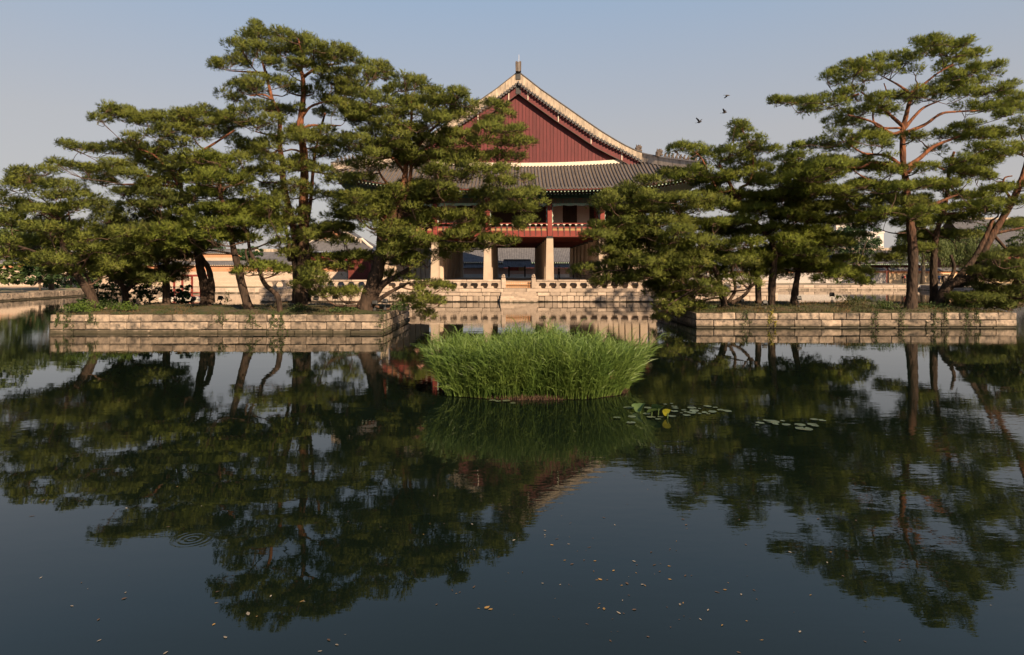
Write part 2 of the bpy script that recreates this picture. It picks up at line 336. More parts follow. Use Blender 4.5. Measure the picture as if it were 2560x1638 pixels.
def water_mat():
    m = bpy.data.materials.new('pond_water'); m.use_nodes = True
    n, l = m.node_tree.nodes, m.node_tree.links; bs = n['Principled BSDF']
    bs.inputs['Base Color'].default_value = (0.0030, 0.0058, 0.0036, 1); bs.inputs['Roughness'].default_value = 0.010; bs.inputs['IOR'].default_value = 1.39
    bs.inputs['Specular IOR Level'].default_value = 0.5
    ge = n.new('ShaderNodeNewGeometry')
    def noise(scale, st, det=2.0):
        mp = n.new('ShaderNodeMapping'); mp.inputs['Scale'].default_value = st; l.new(ge.outputs['Position'], mp.inputs[0])
        nz = n.new('ShaderNodeTexNoise'); nz.inputs['Scale'].default_value = scale; nz.inputs['Detail'].default_value = det; l.new(mp.outputs[0], nz.inputs[0]); return nz.outputs[0]
    def math_(op, a, b):
        q = n.new('ShaderNodeMath'); q.operation = op
        for i, v in enumerate((a, b)):
            if isinstance(v, (int, float)): q.inputs[i].default_value = v
            else: l.new(v, q.inputs[i])
        return q.outputs[0]
    swell = noise(0.9, (0.5, 1.0, 1)); rip = noise(5.5, (0.45, 1.0, 1), 3.0)
    patch = n.new('ShaderNodeMapRange'); patch.inputs[1].default_value = 0.42; patch.inputs[2].default_value = 0.62; patch.inputs[3].default_value = 0.12
    l.new(noise(0.075, (0.6, 1.0, 1), 2.0), patch.inputs[0])
    h = math_('ADD', math_('MULTIPLY', swell, 0.0035), math_('MULTIPLY', math_('MULTIPLY', rip, 0.0024), patch.outputs[0]))
    # the rings where something touched the surface
    d = n.new('ShaderNodeVectorMath'); d.operation = 'DISTANCE'; d.inputs[1].default_value = (-4.25, 8.5, 0); l.new(ge.outputs['Position'], d.inputs[0])
    ring = math_('MULTIPLY', math_('SINE', math_('MULTIPLY', d.outputs['Value'], 75.0), 0.0), 0.0002)
    fall = n.new('ShaderNodeMapRange'); fall.inputs[1].default_value = 0.12; fall.inputs[2].default_value = 0.36; fall.inputs[3].default_value = 1.0; fall.inputs[4].default_value = 0.0; l.new(d.outputs['Value'], fall.inputs[0])
    h = math_('ADD', h, math_('MULTIPLY', ring, fall.outputs[0]))
    bp = n.new('ShaderNodeBump'); bp.inputs['Strength'].default_value = 1.0; bp.inputs['Distance'].default_value = 1.0
    l.new(h, bp.inputs['Height']); l.new(bp.outputs[0], bs.inputs['Normal'])
    return m
WATER = water_mat()

# ------------------------------------------------------------------ water and ground
NB, SB, EBL, EBR = -55.0, 67.0, 91.0, 105.0          # north and south bank (x), east bank left / right (y)
w = MB().add([(-90, -8, 0), (110, -8, 0), (110, 118, 0), (-90, 118, 0)], [(0, 1, 2, 3)]).build('pond_water', WATER)
tag(w, 'still dark pond reflecting the pines and the pavilion', kind='structure')
g = MB()
GZ = 0.8
g.add([(-1500, -40, GZ), (NB - 0.3, -40, GZ), (NB - 0.3, EBL + 0.3, GZ), (-1500, EBL + 0.3, GZ)], [(0, 1, 2, 3)])
g.add([(SB + 0.3, -40, GZ), (1500, -40, GZ), (1500, EBR + 0.3, GZ), (SB + 0.3, EBR + 0.3, GZ)], [(0, 1, 2, 3)])
g.add([(-1500, EBL + 0.3, GZ), (-20, EBL + 0.3, GZ), (-20, 2500, GZ), (-1500, 2500, GZ)], [(0, 1, 2, 3)])
g.add([(-20, EBR + 0.3, GZ), (1500, EBR + 0.3, GZ), (1500, 2500, GZ), (-20, 2500, GZ)], [(0, 1, 2, 3)])
g.add([(-1500, -1500, 1.98), (1500, -1500, 1.98), (1500, 1.2, 1.98), (-1500, 1.2, 1.98)], [(0, 1, 2, 3)])
g.add([(-1500, 1.2, 1.98), (1500, 1.2, 1.98), (1500, 1.2, -0.5), (-1500, 1.2, -0.5)], [(0, 1, 2, 3)])
tag(g.build('ground', GROUND), 'bare earth and lawn around the pond', kind='structure')

def split(a0, a1, lo, hi):
    out = [a0]
    while out[-1] < a1 - lo:
        out.append(out[-1] + R.uniform(lo, hi))
    if a1 - out[-1] < lo * 0.8 and len(out) > 1: out[-1] = a1
    else: out.append(a1)
    return list(zip(out[:-1], out[1:]))

def course_blocks(parent, axis, a0, a1, face, inward, courses, mat, depth=0.4, cut=0.03):
    """rows of separate chamfered stones; axis 'x' = wall runs along x with its face at y=face"""
    for z0, z1, lo, hi in courses:
        for b0, b1 in split(a0, a1, lo, hi):
            o = R.uniform(-0.03, 0.02); gp = R.uniform(0.010, 0.022); zz = R.uniform(-0.032, 0.0)
            f0 = face + o * inward; f1 = face + depth * inward; y0, y1 = min(f0, f1), max(f0, f1)
            m = MB()
            if axis == 'x': m.chamfer(b0 + gp, b1 - gp, y0, y1, z0 + gp, z1 - gp + zz, cut, 0.014)
            else: m.chamfer(y0, y1, b0 + gp, b1 - gp, z0 + gp, z1 - gp + zz, cut, 0.008)
            m.build('stone_block', mat, parent)

# ------------------------------------------------------------------ the two islands
def island(label, glabel, grasslabel, x0, x1, y0, y1, zt, courses, side, seed, gh=1.0):
    wl_ = empty('retaining_wall', ((x0 + x1) / 2, y0, 0), label, 'wall')
    course_blocks(wl_, 'x', x0, x1, y0, 1, courses, STONE)
    sx = x1 if side > 0 else x0
    course_blocks(wl_, 'y', y0 + 0.41, y1, sx, -side, courses, STONE)
    MB().box(x0 + 0.1, x1 - 0.1, y0 + 0.1, y1 - 0.1, -0.6, zt - 0.06).build('wall_core', JOINT, wl_)
    nx, ny = 60, 26; a = np.zeros((nx, ny, 3)); rg = np.random.default_rng(seed)
    ph = rg.uniform(0, 6, 6)
    for i in range(nx):
        for j in range(ny):
            u, v = i / (nx - 1), j / (ny - 1)
            x = x0 + 0.06 + u * (x1 - x0 - 0.12); y = y0 + 0.12 + v * (y1 - y0 - 0.2)
            e = min(1, min(u, 1 - u) * 14, min(v, 1 - v) * 7)
            h = e * (0.16 + 0.09 * math.sin(x * 0.8 + ph[0]) * math.sin(y * 0.9 + ph[1]) + 0.05 * math.sin(x * 2.3 + ph[2]) + 0.04 * math.sin(y * 2.9 + x + ph[3]))
            a[i, j] = (x, y, zt - 0.03 + h)
    gd = MB().grid(a).build('island_ground', SOIL, smooth=True)
    tag(gd, glabel, kind='structure')
    # grass
    n = 10000
    u = rg.random(n); v = rg.random(n) ** 1.3
    fx, fy = u * (nx - 1), v * (ny - 1); i0 = fx.astype(int).clip(0, nx - 2); j0 = fy.astype(int).clip(0, ny - 2)
    b = a[i0, j0] * 0.5 + a[i0 + 1, j0 + 1] * 0.5 + np.stack([rg.uniform(-.15, .15, n), rg.uniform(-.12, .12, n), np.full(n, -0.02)], 1)
    b[:, 1] = np.maximum(b[:, 1], y0 + 0.1)
    patch = 0.55 + 0.9 * (np.sin(b[:, 0] * 0.7 + ph[4]) * np.sin(b[:, 1] * 0.9 + ph[5]) > -0.1) * rg.random(n)
    h = rg.uniform(0.05, 0.15, n) * patch * gh
    an = rg.uniform(0, 6.28, n); sd = np.stack([np.cos(an), np.sin(an), 0 * an], 1) * rg.uniform(0.012, 0.028, n)[:, None]
    tip = b + np.stack([rg.normal(0, 0.07, n), rg.normal(0, 0.07, n) - 0.03, h], 1)
    me = tri_mesh('island_grass', np.stack([b - sd, b + sd, tip], 1), GRASS)
    tag(link_mesh('island_grass', me), grasslabel, 'grass', kind='stuff')
    return a

LX0, LX1, LY0, LY1, LZ = -25.5, -7.1, 35.3, 44.5, 1.04
RX0, RX1, RY0, RY1, RZ = 11.04, 30.3, 38.4, 49.0, 0.92
ga = island('long granite block wall around the left pine island', 'mossy soil top of the left pine island', 'short grass and weeds on the left island',
            LX0, LX1, LY0, LY1, LZ, [(-0.35, 0.19, 0.9, 1.7), (0.19, 0.62, 0.7, 1.5), (0.62, 1.04, 0.55, 1.45)], 1, 3)
gb = island('long granite block wall around the right pine island', 'grassy soil top of the right pine island', 'tall dry grass and weeds on the right island',
            RX0, RX1, RY0, RY1, RZ, [(-0.4, 0.06, 0.8, 1.8), (0.06, 0.49, 0.8, 1.7), (0.49, 0.92, 0.7, 1.6)], -1, 4, 1.7)

# ------------------------------------------------------------------ pond banks
bk = empty('pond_bank', (NB, 76, 0), 'low stone bank along the far left side of the pond', 'wall')
course_blocks(bk, 'y', 58, EBL, NB, -1, [(-0.4, 0.1, 1.2, 2.2), (0.1, 0.82, 1.0, 1.9)], STONE)
MB().box(NB - 3, NB - 0.12, 10, EBL, -0.6, 0.76).build('wall_core', JOINT, bk)
bk = empty('pond_bank', (-41, EBL, 0), 'pale stone bank below the brick wall left of the pavilion', 'wall')
course_blocks(bk, 'x', NB, -24.5, EBL, 1, [(-0.4, 0.12, 1.5, 2.6), (0.12, 0.82, 1.2, 2.4)], STONE2)
MB().box(NB, -24.6, EBL + 0.12, EBL + 2, -0.6, 0.76).build('wall_core', JOINT, bk)
bk = empty('pond_bank', (47, EBR, 0), 'far stone bank between the right pines below the grey wall', 'wall')
course_blocks(bk, 'x', 26, SB, EBR, 1, [(-0.4, 0.3, 1.5, 2.6), (0.3, 0.82, 1.4, 2.6)], STONE2)
MB().box(26, SB, EBR + 0.12, EBR + 2, -0.6, 0.76).build('wall_core', JOINT, bk)
bk = empty('pond_bank', (SB, 90, 0), 'far stone bank at the right edge below the visitors', 'wall')
course_blocks(bk, 'y', 70, EBR, SB, 1, [(-0.4, 0.3, 1.5, 2.6), (0.3, 0.82, 1.4, 2.6)], STONE2)
MB().box(SB + 0.12, SB + 3, 30, EBR, -0.6, 0.76).build('wall_core', JOINT, bk)

# ------------------------------------------------------------------ stone terrace of the pavilion
PC, PY = 0.72, 67.8                                  # pavilion axis (x), front of the terrace (y)
TX0, TX1, TY1 = PC - 27.5, PC + 27.5, 108.0
CY0 = 69.6                                           # front row of columns
SX0, SX1 = PC - 1.87, PC + 1.83
tr = empty('stone_terrace', (PC, PY, 0), 'broad granite terrace with three stone courses under the pavilion', 'terrace')
course_blocks(tr, 'x', TX0, TX1, PY + 0.06, 1, [(-0.4, 0.04, 1.0, 2.0), (0.04, 0.63, 0.45, 0.85)], STONE2, 0.5, 0.035)
course_blocks(tr, 'x', TX0, TX1, PY + 0.03, 1, [(0.63, 1.03, 0.7, 1.6)], STONE2, 0.5, 0.02)
course_blocks(tr, 'x', TX0 - 0.05, TX1 + 0.05, PY, 1, [(1.03, 1.44, 2.2, 2.5)], STONE2, 1.1, 0.02)
course_blocks(tr, 'y', PY + 0.6, 92, TX1, -1, [(-0.4, 0.04, 1, 2), (0.04, 0.63, 0.6, 1.0), (0.63, 1.03, .8, 1.6), (1.03, 1.44, 2.2, 2.5)], STONE2, 0.5, 0.03)
course_blocks(tr, 'y', PY + 0.6, 92, TX0, 1, [(-0.4, 0.04, 1, 2), (0.04, 0.63, 0.6, 1.0), (0.63, 1.03, .8, 1.6), (1.03, 1.44, 2.2, 2.5)], STONE2, 0.5, 0.03)
MB().box(TX0 + 0.15, TX1 - 0.15, PY + 0.2, TY1, -0.6, 1.40).build('terrace_core', JOINT, tr)
MB().box(PC - 16.6, PC + 16.6, CY0 - 0.85, CY0 + 36.2, 1.41, 2.10).build('plinth', COLUMN, tr)
MB().box(PC - 16.75, PC + 16.75, CY0 - 1.0, CY0 - 0.88, 1.78, 1.86).build('plinth_edge', STONE2, tr)

st = empty('stone_staircase', (PC, PY - 0.6, 0), 'short granite steps going down to the water below the lattice gate', 'stairs')
for k in range(6):
    z1 = 1.05 - k * 0.21; y0 = PY - 0.16 - 0.19 * k
    e = 0.05 * k
    for a0, a1 in split(SX0 - e * 0.6, SX1 + e * 0.6, 1.1, 2.2):
        MB().chamfer(a0 + 0.006, a1 - 0.006, y0, PY - 0.002, z1 - 0.212 if k < 5 else -0.4, z1, 0.02, 0.006).build('step', STONE2, st)

# balustrade: top rail in long pieces over hourglass stones
hour = []
for sgn, seq in ((1, ((.27, 0), (.27, .09), (.20, .16), (.155, .26), (.15, .36), (.175, .46), (.25, .55), (.28, .61), (.28, .675))),):
    hour = [(a, b) for a, b in seq] + [(-a, b) for a, b in reversed(seq)]
BALU = MB().prism_y(hour, -0.13, 0.13).mesh('baluster', STONE2)
def balustrade(label, x0, x1, step0):
    b = empty('stone_balustrade', ((x0 + x1) / 2, PY + 0.35, 1.44), label, 'railing')
    x = x0 + 0.15 if step0 > 0 else x1 - 0.15
    while x0 < x < x1:
        o = link_mesh('baluster', BALU, b, (x - b.location.x, 0, 0)); o.scale = (R.uniform(.95, 1.05), 1, 1); x += 1.09 * step0
    for a0, a1 in split(x0, x1, 2.2, 2.6):
        MB().chamfer(a0 + 0.01, a1 - 0.01, PY + 0.2, PY + 0.5, 2.115, 2.335, 0.05, 0.006).build('rail', STONE2, b)
balustrade('carved stone balustrade on the terrace left of the steps', TX0 + 0.2, PC - 1.87, -1)
balustrade('carved stone balustrade on the terrace right of the steps', PC + 1.84, TX1 - 0.2, 1)
for sx, lb in ((PC - 1.62, 'stone post topped by a crouching beast, left of the steps'), (PC + 1.58, 'stone post topped by a crouching beast, right of the steps')):
    p = empty('stone_post', (sx, PY + 0.3, 1.44), lb, 'post')
    MB().chamfer(sx - 0.23, sx + 0.23, PY + 0.1, PY + 0.52, 1.44, 2.42, 0.04).taper(sx, PY + 0.31, 2.42, 2.5, 0.5, 0.46, 0.40, 0.38).build('shaft', STONE2, p)
    m = MB()                                        # sitting animal: haunch, chest, head, muzzle
    m.tube([(sx - .12, PY + .45, 2.5), (sx - .10, PY + .42, 2.62), (sx - .04, PY + .36, 2.74), (sx + .02, PY + .28, 2.84), (sx + .02, PY + .26, 2.94)], [.17, .2, .18, .15, .05], 8)
    m.tube([(sx + .02, PY + .28, 2.84), (sx + .03, PY + .12, 2.80)], [.13, .07], 8)
    m.tube([(sx - .1, PY + .2, 2.5), (sx - .08, PY + .24, 2.72)], [.06, .08], 6).tube([(sx + .13, PY + .2, 2.5), (sx + .1, PY + .24, 2.72)], [.06, .08], 6)
    m.build('beast', STONE2, p, True)
gt = empty('lattice_gate', (PC, PY + 0.3, 1.44), 'low bare wood lattice gate closing the top of the steps', 'gate')
for i in range(3):
    z = 1.52 + i * 0.27; MB().box(PC - 1.36, PC + 1.34, PY + 0.28, PY + 0.34, z, z + 0.06).build('rail', WOODL, gt)
for i in range(15):
    x = PC - 1.33 + i * 0.189; MB().box(x - 0.03, x + 0.03, PY + 0.25, PY + 0.278, 1.45, 2.16).build('slat', WOODL, gt)

# ------------------------------------------------------------------ the pavilion
pv = empty('pavilion', (PC, CY0, 2.1), 'two-storey royal pavilion with stone columns, red railing and great tiled gable roof', 'pavilion')
OFF = [-14.57, -9.07, -3.37, 3.37, 9.07, 14.57]
ROWS = [CY0 + 4.914 * k for k in range(8)]
def rpart(m, name, mat, smooth=False, parent=pv): return m.build(name, mat, parent, smooth)
for r, yy in enumerate(ROWS):
    for c, ox in enumerate(OFF):
        edge = r in (0, 7) or c in (0, 5); x = PC + ox
        m = MB()
        if edge: m.taper(x, yy, 2.1, 6.78, 0.90, 0.90, 0.72, 0.72)
        else: m.tube([(x, yy, 2.1), (x, yy, 4.4), (x, yy, 6.78)], [.43, .39, .35], 14)
        o = rpart(m, 'stone_column', COLUMN)
        MB().taper(x, yy, 6.79, 7.03, 0.66, 0.66, 0.70, 0.70).build('column_cap', IRON, o)
# second floor: skirt, ochre band, railing
SLY0, SLY1, SLX = CY0 - 0.25, CY0 + 34.65, 14.95
rpart(MB().box(PC - SLX + .12, PC + SLX - .12, SLY0 + 0.12, SLY1, 7.06, 7.60), 'upper_floor', REDD)
for k in range(60):                                  # ceiling joists over the open ground floor
    pass
for yy in ROWS: rpart(MB().box(PC - SLX + .2, PC + SLX - .2, yy - .18, yy + .18, 6.85 if yy > CY0 else 6.98, 7.055), 'floor_beam', REDD)
def wall_line(axis, a0, a1, face, sgn):
    """boards, ochre panels, brackets and hand rail along one side of the upper floor; sgn points outward"""
    def bx(m, a_, b_, d0, d1, z0, z1):
        f0, f1 = face + sgn * d0, face + sgn * d1
        lo, hi = min(f0, f1), max(f0, f1)
        return m.box(a_, b_, lo, hi, z0, z1) if axis == 'x' else m.box(lo, hi, a_, b_, z0, z1)
    n = int(round((a1 - a0) / 0.64)); st_ = (a1 - a0) / n
    for k in range(n):
        b0, b1 = a0 + k * st_ + 0.05, a0 + (k + 1) * st_ - 0.05
        rpart(bx(MB(), b0, b1, 0, 0.05, 7.05, 7.36), 'skirt_board', REDB)
        rpart(bx(MB(), b0, b1, 0, 0.05, 7.37, 7.64), 'skirt_board', REDB)
        rpart(bx(MB(), b0, b1, 0, 0.035, 7.65, 7.90), 'ochre_panel', OCHRE)
    rpart(bx(bx(bx(MB(), a0, a1, -0.06, 0.0, 7.02, 8.06), a0, a1, 0, 0.07, 7.91, 8.04), a0, a1, 0, 0.09, 6.98, 7.045), 'rail_frame', REDB)
    for k in range(n + 1):
        c = a0 + k * st_
        m = MB()
        for (z0, z1, hw, dp) in ((7.05, 7.5, .03, .075), (7.5, 7.85, .05, .10), (7.85, 8.1, .075, .14), (8.1, 8.22, .05, .12)):
            bx(m, c - hw, c + hw, 0.0, dp, z0, z1)
        o = rpart(m, 'railing_bracket', DKPOST)
        m = MB(); bx(m, c - .13, c + .13, 0.02, .17, 8.28, 8.345); bx(m, c - .06, c + .06, 0.02, .165, 8.22, 8.279)
        m.build('lotus_block', WHITE, o)
    if axis == 'x': rpart(MB().tube([(a0, face + sgn * .1, 8.41), (a1, face + sgn * .1, 8.41)], .06, 8), 'hand_rail', REDB)
    else: rpart(MB().tube([(face + sgn * .1, a0, 8.41), (face + sgn * .1, a1, 8.41)], .06, 8), 'hand_rail', REDB)
for i in range(5): wall_line('x', PC + OFF[i] + 0.27, PC + OFF[i + 1] - 0.27, SLY0 + 0.1, -1)
for i in range(7):
    wall_line('y', ROWS[i] + 0.27, ROWS[i + 1] - 0.27, PC + SLX - 0.1, 1)
    if i < 2: wall_line('y', ROWS[i] + 0.27, ROWS[i + 1] - 0.27, PC - SLX + 0.1, -1)
# upper columns, lintels, carved green valances
ZL0, ZL1, ZW = 10.64, 11.17, 12.6
for r, yy in enumerate(ROWS):
    for c, ox in enumerate(OFF):
        if not (r in (0, 1, 6, 7) or c in (0, 1, 4, 5)): continue
        x = PC + ox; e = 0.1 if r == 0 else 0
        o = rpart(MB().chamfer(x - .25, x + .25, yy - .25 - e, yy + .25, 7.04, ZL0 + 0.5, 0.03), 'upper_column', REDB)
def bays(axis):
    if axis == 'x': return [(PC + OFF[i] + .25, PC + OFF[i + 1] - .25) for i in range(5)]
    return [(ROWS[i] + .25, ROWS[i + 1] - .25) for i in range(7)]
def valance(axis, a, b, face, t=0.10):
    """carved board under the lintel that runs down along both columns with a wavy edge"""
    def put(m, u0, u1, z0, z1):
        return m.box(u0, u1, face - t / 2, face + t / 2, z0, z1) if axis == 'x' else m.box(face - t / 2, face + t / 2, u0, u1, z0, z1)
    m = MB(); n = 26; L = b - a
    for k in range(n):
        u0, u1 = a + L * k / n, a + L * (k + 1) / n; t_ = (k + .5) / n
        put(m, u0, u1, ZL0 - 0.20 - 0.10 * abs(math.sin(t_ * math.pi * 4)) - (0.12 if t_ < .08 or t_ > .92 else 0), ZL0 - 0.003)
    for side in (0, 1):
        for k in range(16):
            z0 = 8.5 + k * 0.12; wv = 0.10 + 0.05 * math.sin(k * 1.3)
            if side == 0: put(m, a + 0.003, a + wv, z0, z0 + .12)
            else: put(m, b - wv, b - 0.003, z0, z0 + .12)
    rpart(m, 'carved_valance', GREENL)
for a, b in bays('x'):
    valance('x', a, b, CY0)
    rpart(MB().box(a, b, CY0 - .16, CY0 + .16, ZL0, ZL1), 'lintel', DANCH)
    rpart(MB().box(a, b, CY0 - .12, CY0 + .12, ZL1 + 0.004, ZL1 + 0.32), 'upper_lintel', GREEN)
for k, (a, b) in enumerate(bays('y')):
    for sg in (-1, 1):
        if sg < 0 and k > 1: continue
        f = PC + sg * 14.57
        valance('y', a, b, f); rpart(MB().box(f - .16, f + .16, a, b, ZL0, ZL1 + 0.32), 'lintel', DANCH)
rpart(MB().box(PC - 14.5, PC + 14.5, CY0 - .08, CY0 + .08, ZL1 + 0.34, 12.6), 'bracket_board', GREEN)
rpart(MB().box(PC + 14.49, PC + 14.65, CY0 + .1, CY0 + 34.3, ZL1 + 0.34, 12.6), 'bracket_board', GREEN)
for c, ox in enumerate(OFF):
    x = PC + ox
    m = MB().box(x - .14, x + .14, CY0 - .75, CY0 - .09, 11.3, 11.6).box(x - .12, x + .12, CY0 - 1.15, CY0 - .09, 11.61, 11.9).taper(x, CY0 - .3, ZL1 + .05, 11.29, .3, .35, .6, .5)
    rpart(m, 'eave_bracket', GREEN)
for i in range(5):
    for q in (1, 2):
        x = PC + OFF[i] + (OFF[i + 1] - OFF[i]) * q / 3
        rpart(MB().taper(x, CY0 - .2, 11.5, 11.85, .2, .2, .55, .3), 'eave_bracket', GREEN)
# rooms: inner walls of pale panels and dark doors one bay in
iy = ROWS[1]
for i in range(5):
    a, b = PC + OFF[i] + .26, PC + OFF[i + 1] - .26; L = b - a
    cuts = [0, .14, .32, .68, .86, 1] if i in (1, 3) else [0, .25, .5, .75, 1]
    kinds = ['panel', 'panel', 'door', 'panel', 'door'] if i in (1, 3) else ['door'] * 4
    if i == 3: cuts = [0, .06, .30, .62, .90, 1]; kinds = ['panel', 'panel', 'door', 'panel', 'door']
    for k, kd in enumerate(kinds):
        x0, x1 = a + L * cuts[k] + .01, a + L * cuts[k + 1] - .01
        if kd == 'panel': rpart(MB().box(x0, x1, iy - .05, iy + .05, 7.61, 10.9), 'wall_panel', PANEL)
        else:
            o = rpart(MB().box(x0, x1, iy - .05, iy + .05, 7.61, 10.9), 'door_leaf', DOOR)
            m = MB()
            for q in range(3): m.box(x0 + .02, x1 - .02, iy - .09, iy - .051, 8.3 + q * .8, 8.36 + q * .8)
            m.build('door_rail', DOOR, o)
rpart(MB().box(PC - 14.4, PC + 14.4, iy + 5, iy + 5.1, 7.61, 12.5), 'back_partition', DOOR)
rpart(MB().box(PC - 14.4, PC + 14.4, CY0 + .2, CY0 + 34.2, 12.45, 12.6), 'upper_ceiling', REDD)

# ---- roof
EX, EY0 = 19.4, 66.5                                 # eave corner offset in x, eave line in y
GY = 73.5; HB = 13.9                                 # gable foot (y), half width of the gable foot
EYB = CY0 * 2 + 34.4 - EY0                           # back eave
def ze(t): return 11.90 + 1.65 * abs(t) ** 3.2       # eave line lifts to the corners
def ztop(x): return 15.30 + 0.55 * (abs(x) / HB) ** 2
HIP0 = np.array([HB, GY, ztop(HB)]); HIP1 = np.array([EX, EY0 - 0.1, ze(1) + 0.25])
def front_row(x, n=9, lift=0.0):
    ax = abs(x)
    e = np.array([x, EY0 - 0.1 * (ax / EX) ** 2, ze(ax / EX)])
    if ax <= HB: tp = np.array([x, GY, ztop(x)])
    else:
        s = (ax - HB) / (EX - HB); q = HIP0 + (HIP1 - HIP0) * s; q[2] -= 0.55 * s * (1 - s); tp = np.array([x, q[1], q[2]])
    out = []
    for k in range(n):
        v = k / (n - 1); p = e + (tp - e) * v
        p[2] -= 0.95 * v * (1 - v) * max(0.0, (tp[1] - e[1]) / (GY - EY0)); p[2] += lift; p[0] += PC
        out.append(p)
    return out
for part, (x0, x1) in enumerate(((-EX, EX),)):
    xs = np.linspace(x0, x1, 121)
    rpart(MB().grid([front_row(x) for x in xs]), 'pan_tile_slope', PAN)
    rpart(MB().grid([[q - np.array([0, 0, .22]) for q in front_row(x * 0.995)] for x in xs]), 'roof_underside', GREEN)
PITCH = 0.376
nrow = int(EX * 2 / PITCH)
for k in range(nrow):
    x = -EX + 0.2 + k * (2 * EX - 0.4) / (nrow - 1)
    pts = front_row(x, 9, 0.05)
    if (pts[-1][1] - pts[0][1]) < 0.3: continue
    m = MB(); prof = [(math.cos(a), math.sin(a)) for a in np.linspace(0, math.pi, 6)]
    ring = [[(p[0] + 0.095 * cx_, p[1], p[2] + 0.11 * sz_ - 0.01) for cx_, sz_ in prof] for p in pts]
    m.grid(ring); m.add([ring[0][i] for i in range(6)], [(0, 1, 2, 3, 4, 5)])
    o = rpart(m, 'tile_row', TILE, True)
    p = pts[0]
    m = MB(); nn = 8                                   # drooping end tile between the rows
    m.add([(p[0] + .18 * math.cos(a) + PITCH / 2, p[1] - .02, p[2] - .02 + .16 * math.sin(a) * 1.0) for a in np.linspace(math.pi, 2 * math.pi, nn)], [tuple(range(nn))])
    m.build('end_tile', TILE, o)
m = MB()                                              # two rows of rafter ends under the eave
mm = MB()
k = 0
x = -EX + 0.5
while x < EX - 0.4:
    t = x / EX; z = ze(t)
    yb = EY0 - 0.1 * t * t
    m.box(PC + x - .065, PC + x + .065, yb + 0.14, yb + 1.6, z - .40, z - .26)
    mm.tube([(PC + x * 0.985 + .18, yb + 0.75, z - .55), (PC + x * .95, CY0, z + .55 - .9 * abs(t) ** 3)], .085, 8)
    x += 0.376
rpart(m, 'flying_rafters', GREEN)['kind'] = 'stuff'
rpart(mm, 'round_rafters', REDD)['kind'] = 'stuff'
m = MB(); x = -EX + 0.5
while x < EX - 0.4:                                   # pale painted ends of the rafters
    t = x / EX; z = ze(t); yb = EY0 - 0.1 * t * t
    m.box(PC + x - .06, PC + x + .06, yb + 0.125, yb + .137, z - .395, z - .265)
    a = np.linspace(0, 2 * math.pi, 9)[:-1]
    m.add([(PC + x * .985 + .18 + .08 * math.cos(q), yb + .74, z - .55 + .08 * math.sin(q)) for q in a], [tuple(range(8))])
    x += 0.376
rpart(m, 'rafter_end_paint', GREENL)['kind'] = 'stuff'
m = MB(); xs = np.linspace(-EX + .2, EX - .2, 80)
m.strip_y([(PC + x, ze(x / EX) - .25) for x in xs], [(PC + x, ze(x / EX) - .09) for x in xs], EY0 + .02, EY0 + .12)
rpart(m, 'eave_board', REDD)

# rake curve of the gable (x offset from the axis, z), read at the rake plane
RY = 72.7
def rk(px, py): return ((px - 1291.0) * RY / FPX, HC - (py - HZ) * RY / FPX)
_top = [rk(*q) for q in ((1291, 180), (1318, 201), (1346.4, 223.5), (1413, 269.8), (1456, 300), (1499.5, 329.7), (1530, 348.5), (1559.8, 365.3), (1584, 376.6), (1600, 382))]
_bot = [rk(*q) for q in ((1291, 206), (1313, 222.5), (1352, 250.5), (1390, 277.8), (1440, 311), (1482.6, 340), (1520, 360), (1553, 376), (1580, 391), (1600, 402))]
def interp(tab, x): return float(np.interp(abs(x), [q[0] for q in tab], [q[1] for q in tab]))
RKX = _top[-1][0]
xs = np.linspace(-RKX, RKX, 91)
top = [(PC + x, interp(_top, x)) for x in xs]; bot = [(PC + x, interp(_bot, x) + .02) for x in xs]
for nm, sl in (('gable_ridge', slice(0, 46)), ('gable_ridge', slice(45, 91))):
    rpart(MB().strip_y(bot[sl], top[sl], RY, RY + 0.5), nm, PLASTER)
cap = [(a, b + .11) for a, b in top]
rpart(MB().strip_y([(a, b + .002) for a, b in top], cap, RY - .07, RY + .57), 'ridge_cap_tiles', TILE)
# tile ends along the rake, hanging in front of the barge boards
et = MB(); a = np.linspace(0, 2 * math.pi, 11)[:-1]
et.tube([(0, -.32, .0), (0, .12, .0)], .115, 10)
ENDT = et.mesh('rake_tile', TILE)
lip = MB(); lip.add([(.17 * math.cos(q), -.27, -.02 + .2 * math.sin(q)) for q in np.linspace(math.pi, 2 * math.pi, 8)] + [(.17 * math.cos(q), .1, -.02 + .2 * math.sin(q)) for q in np.linspace(math.pi, 2 * math.pi, 8)],
                    [tuple(range(8))] + [(i, i + 1, i + 9, i + 8) for i in range(7)])
LIP = lip.mesh('lip_tile', TILE)
arc = [0.0]; fine = np.linspace(0, RKX - .1, 400)
for i in range(1, 400): arc.append(arc[-1] + math.hypot(fine[i] - fine[i - 1], interp(_bot, fine[i]) - interp(_bot, fine[i - 1])))
nt = int(arc[-1] / 0.385)
for sg in (-1, 1):
    for k in range(nt + 1):
        if k == 0 and sg < 0: continue
        x = float(np.interp(k * arc[-1] / nt, arc, fine)); z = interp(_bot, x)
        sl = math.atan2(interp(_bot, x + .1) - interp(_bot, x - .1 if x > .1 else 0), .2 if x > .1 else .1) if k else 0
        o = link_mesh('rake_tile', ENDT, pv, (sg * x, RY - CY0, z - .05 - 2.1))
        x2 = float(np.interp((k + .5) * arc[-1] / nt, arc, fine)); z2 = interp(_bot, x2)
        o2 = link_mesh('lip_tile', LIP, pv, (sg * x2, RY - CY0, z2 - .10 - 2.1)); o2.rotation_euler = (0, -sg * sl if k else -sg * -.66, 0)
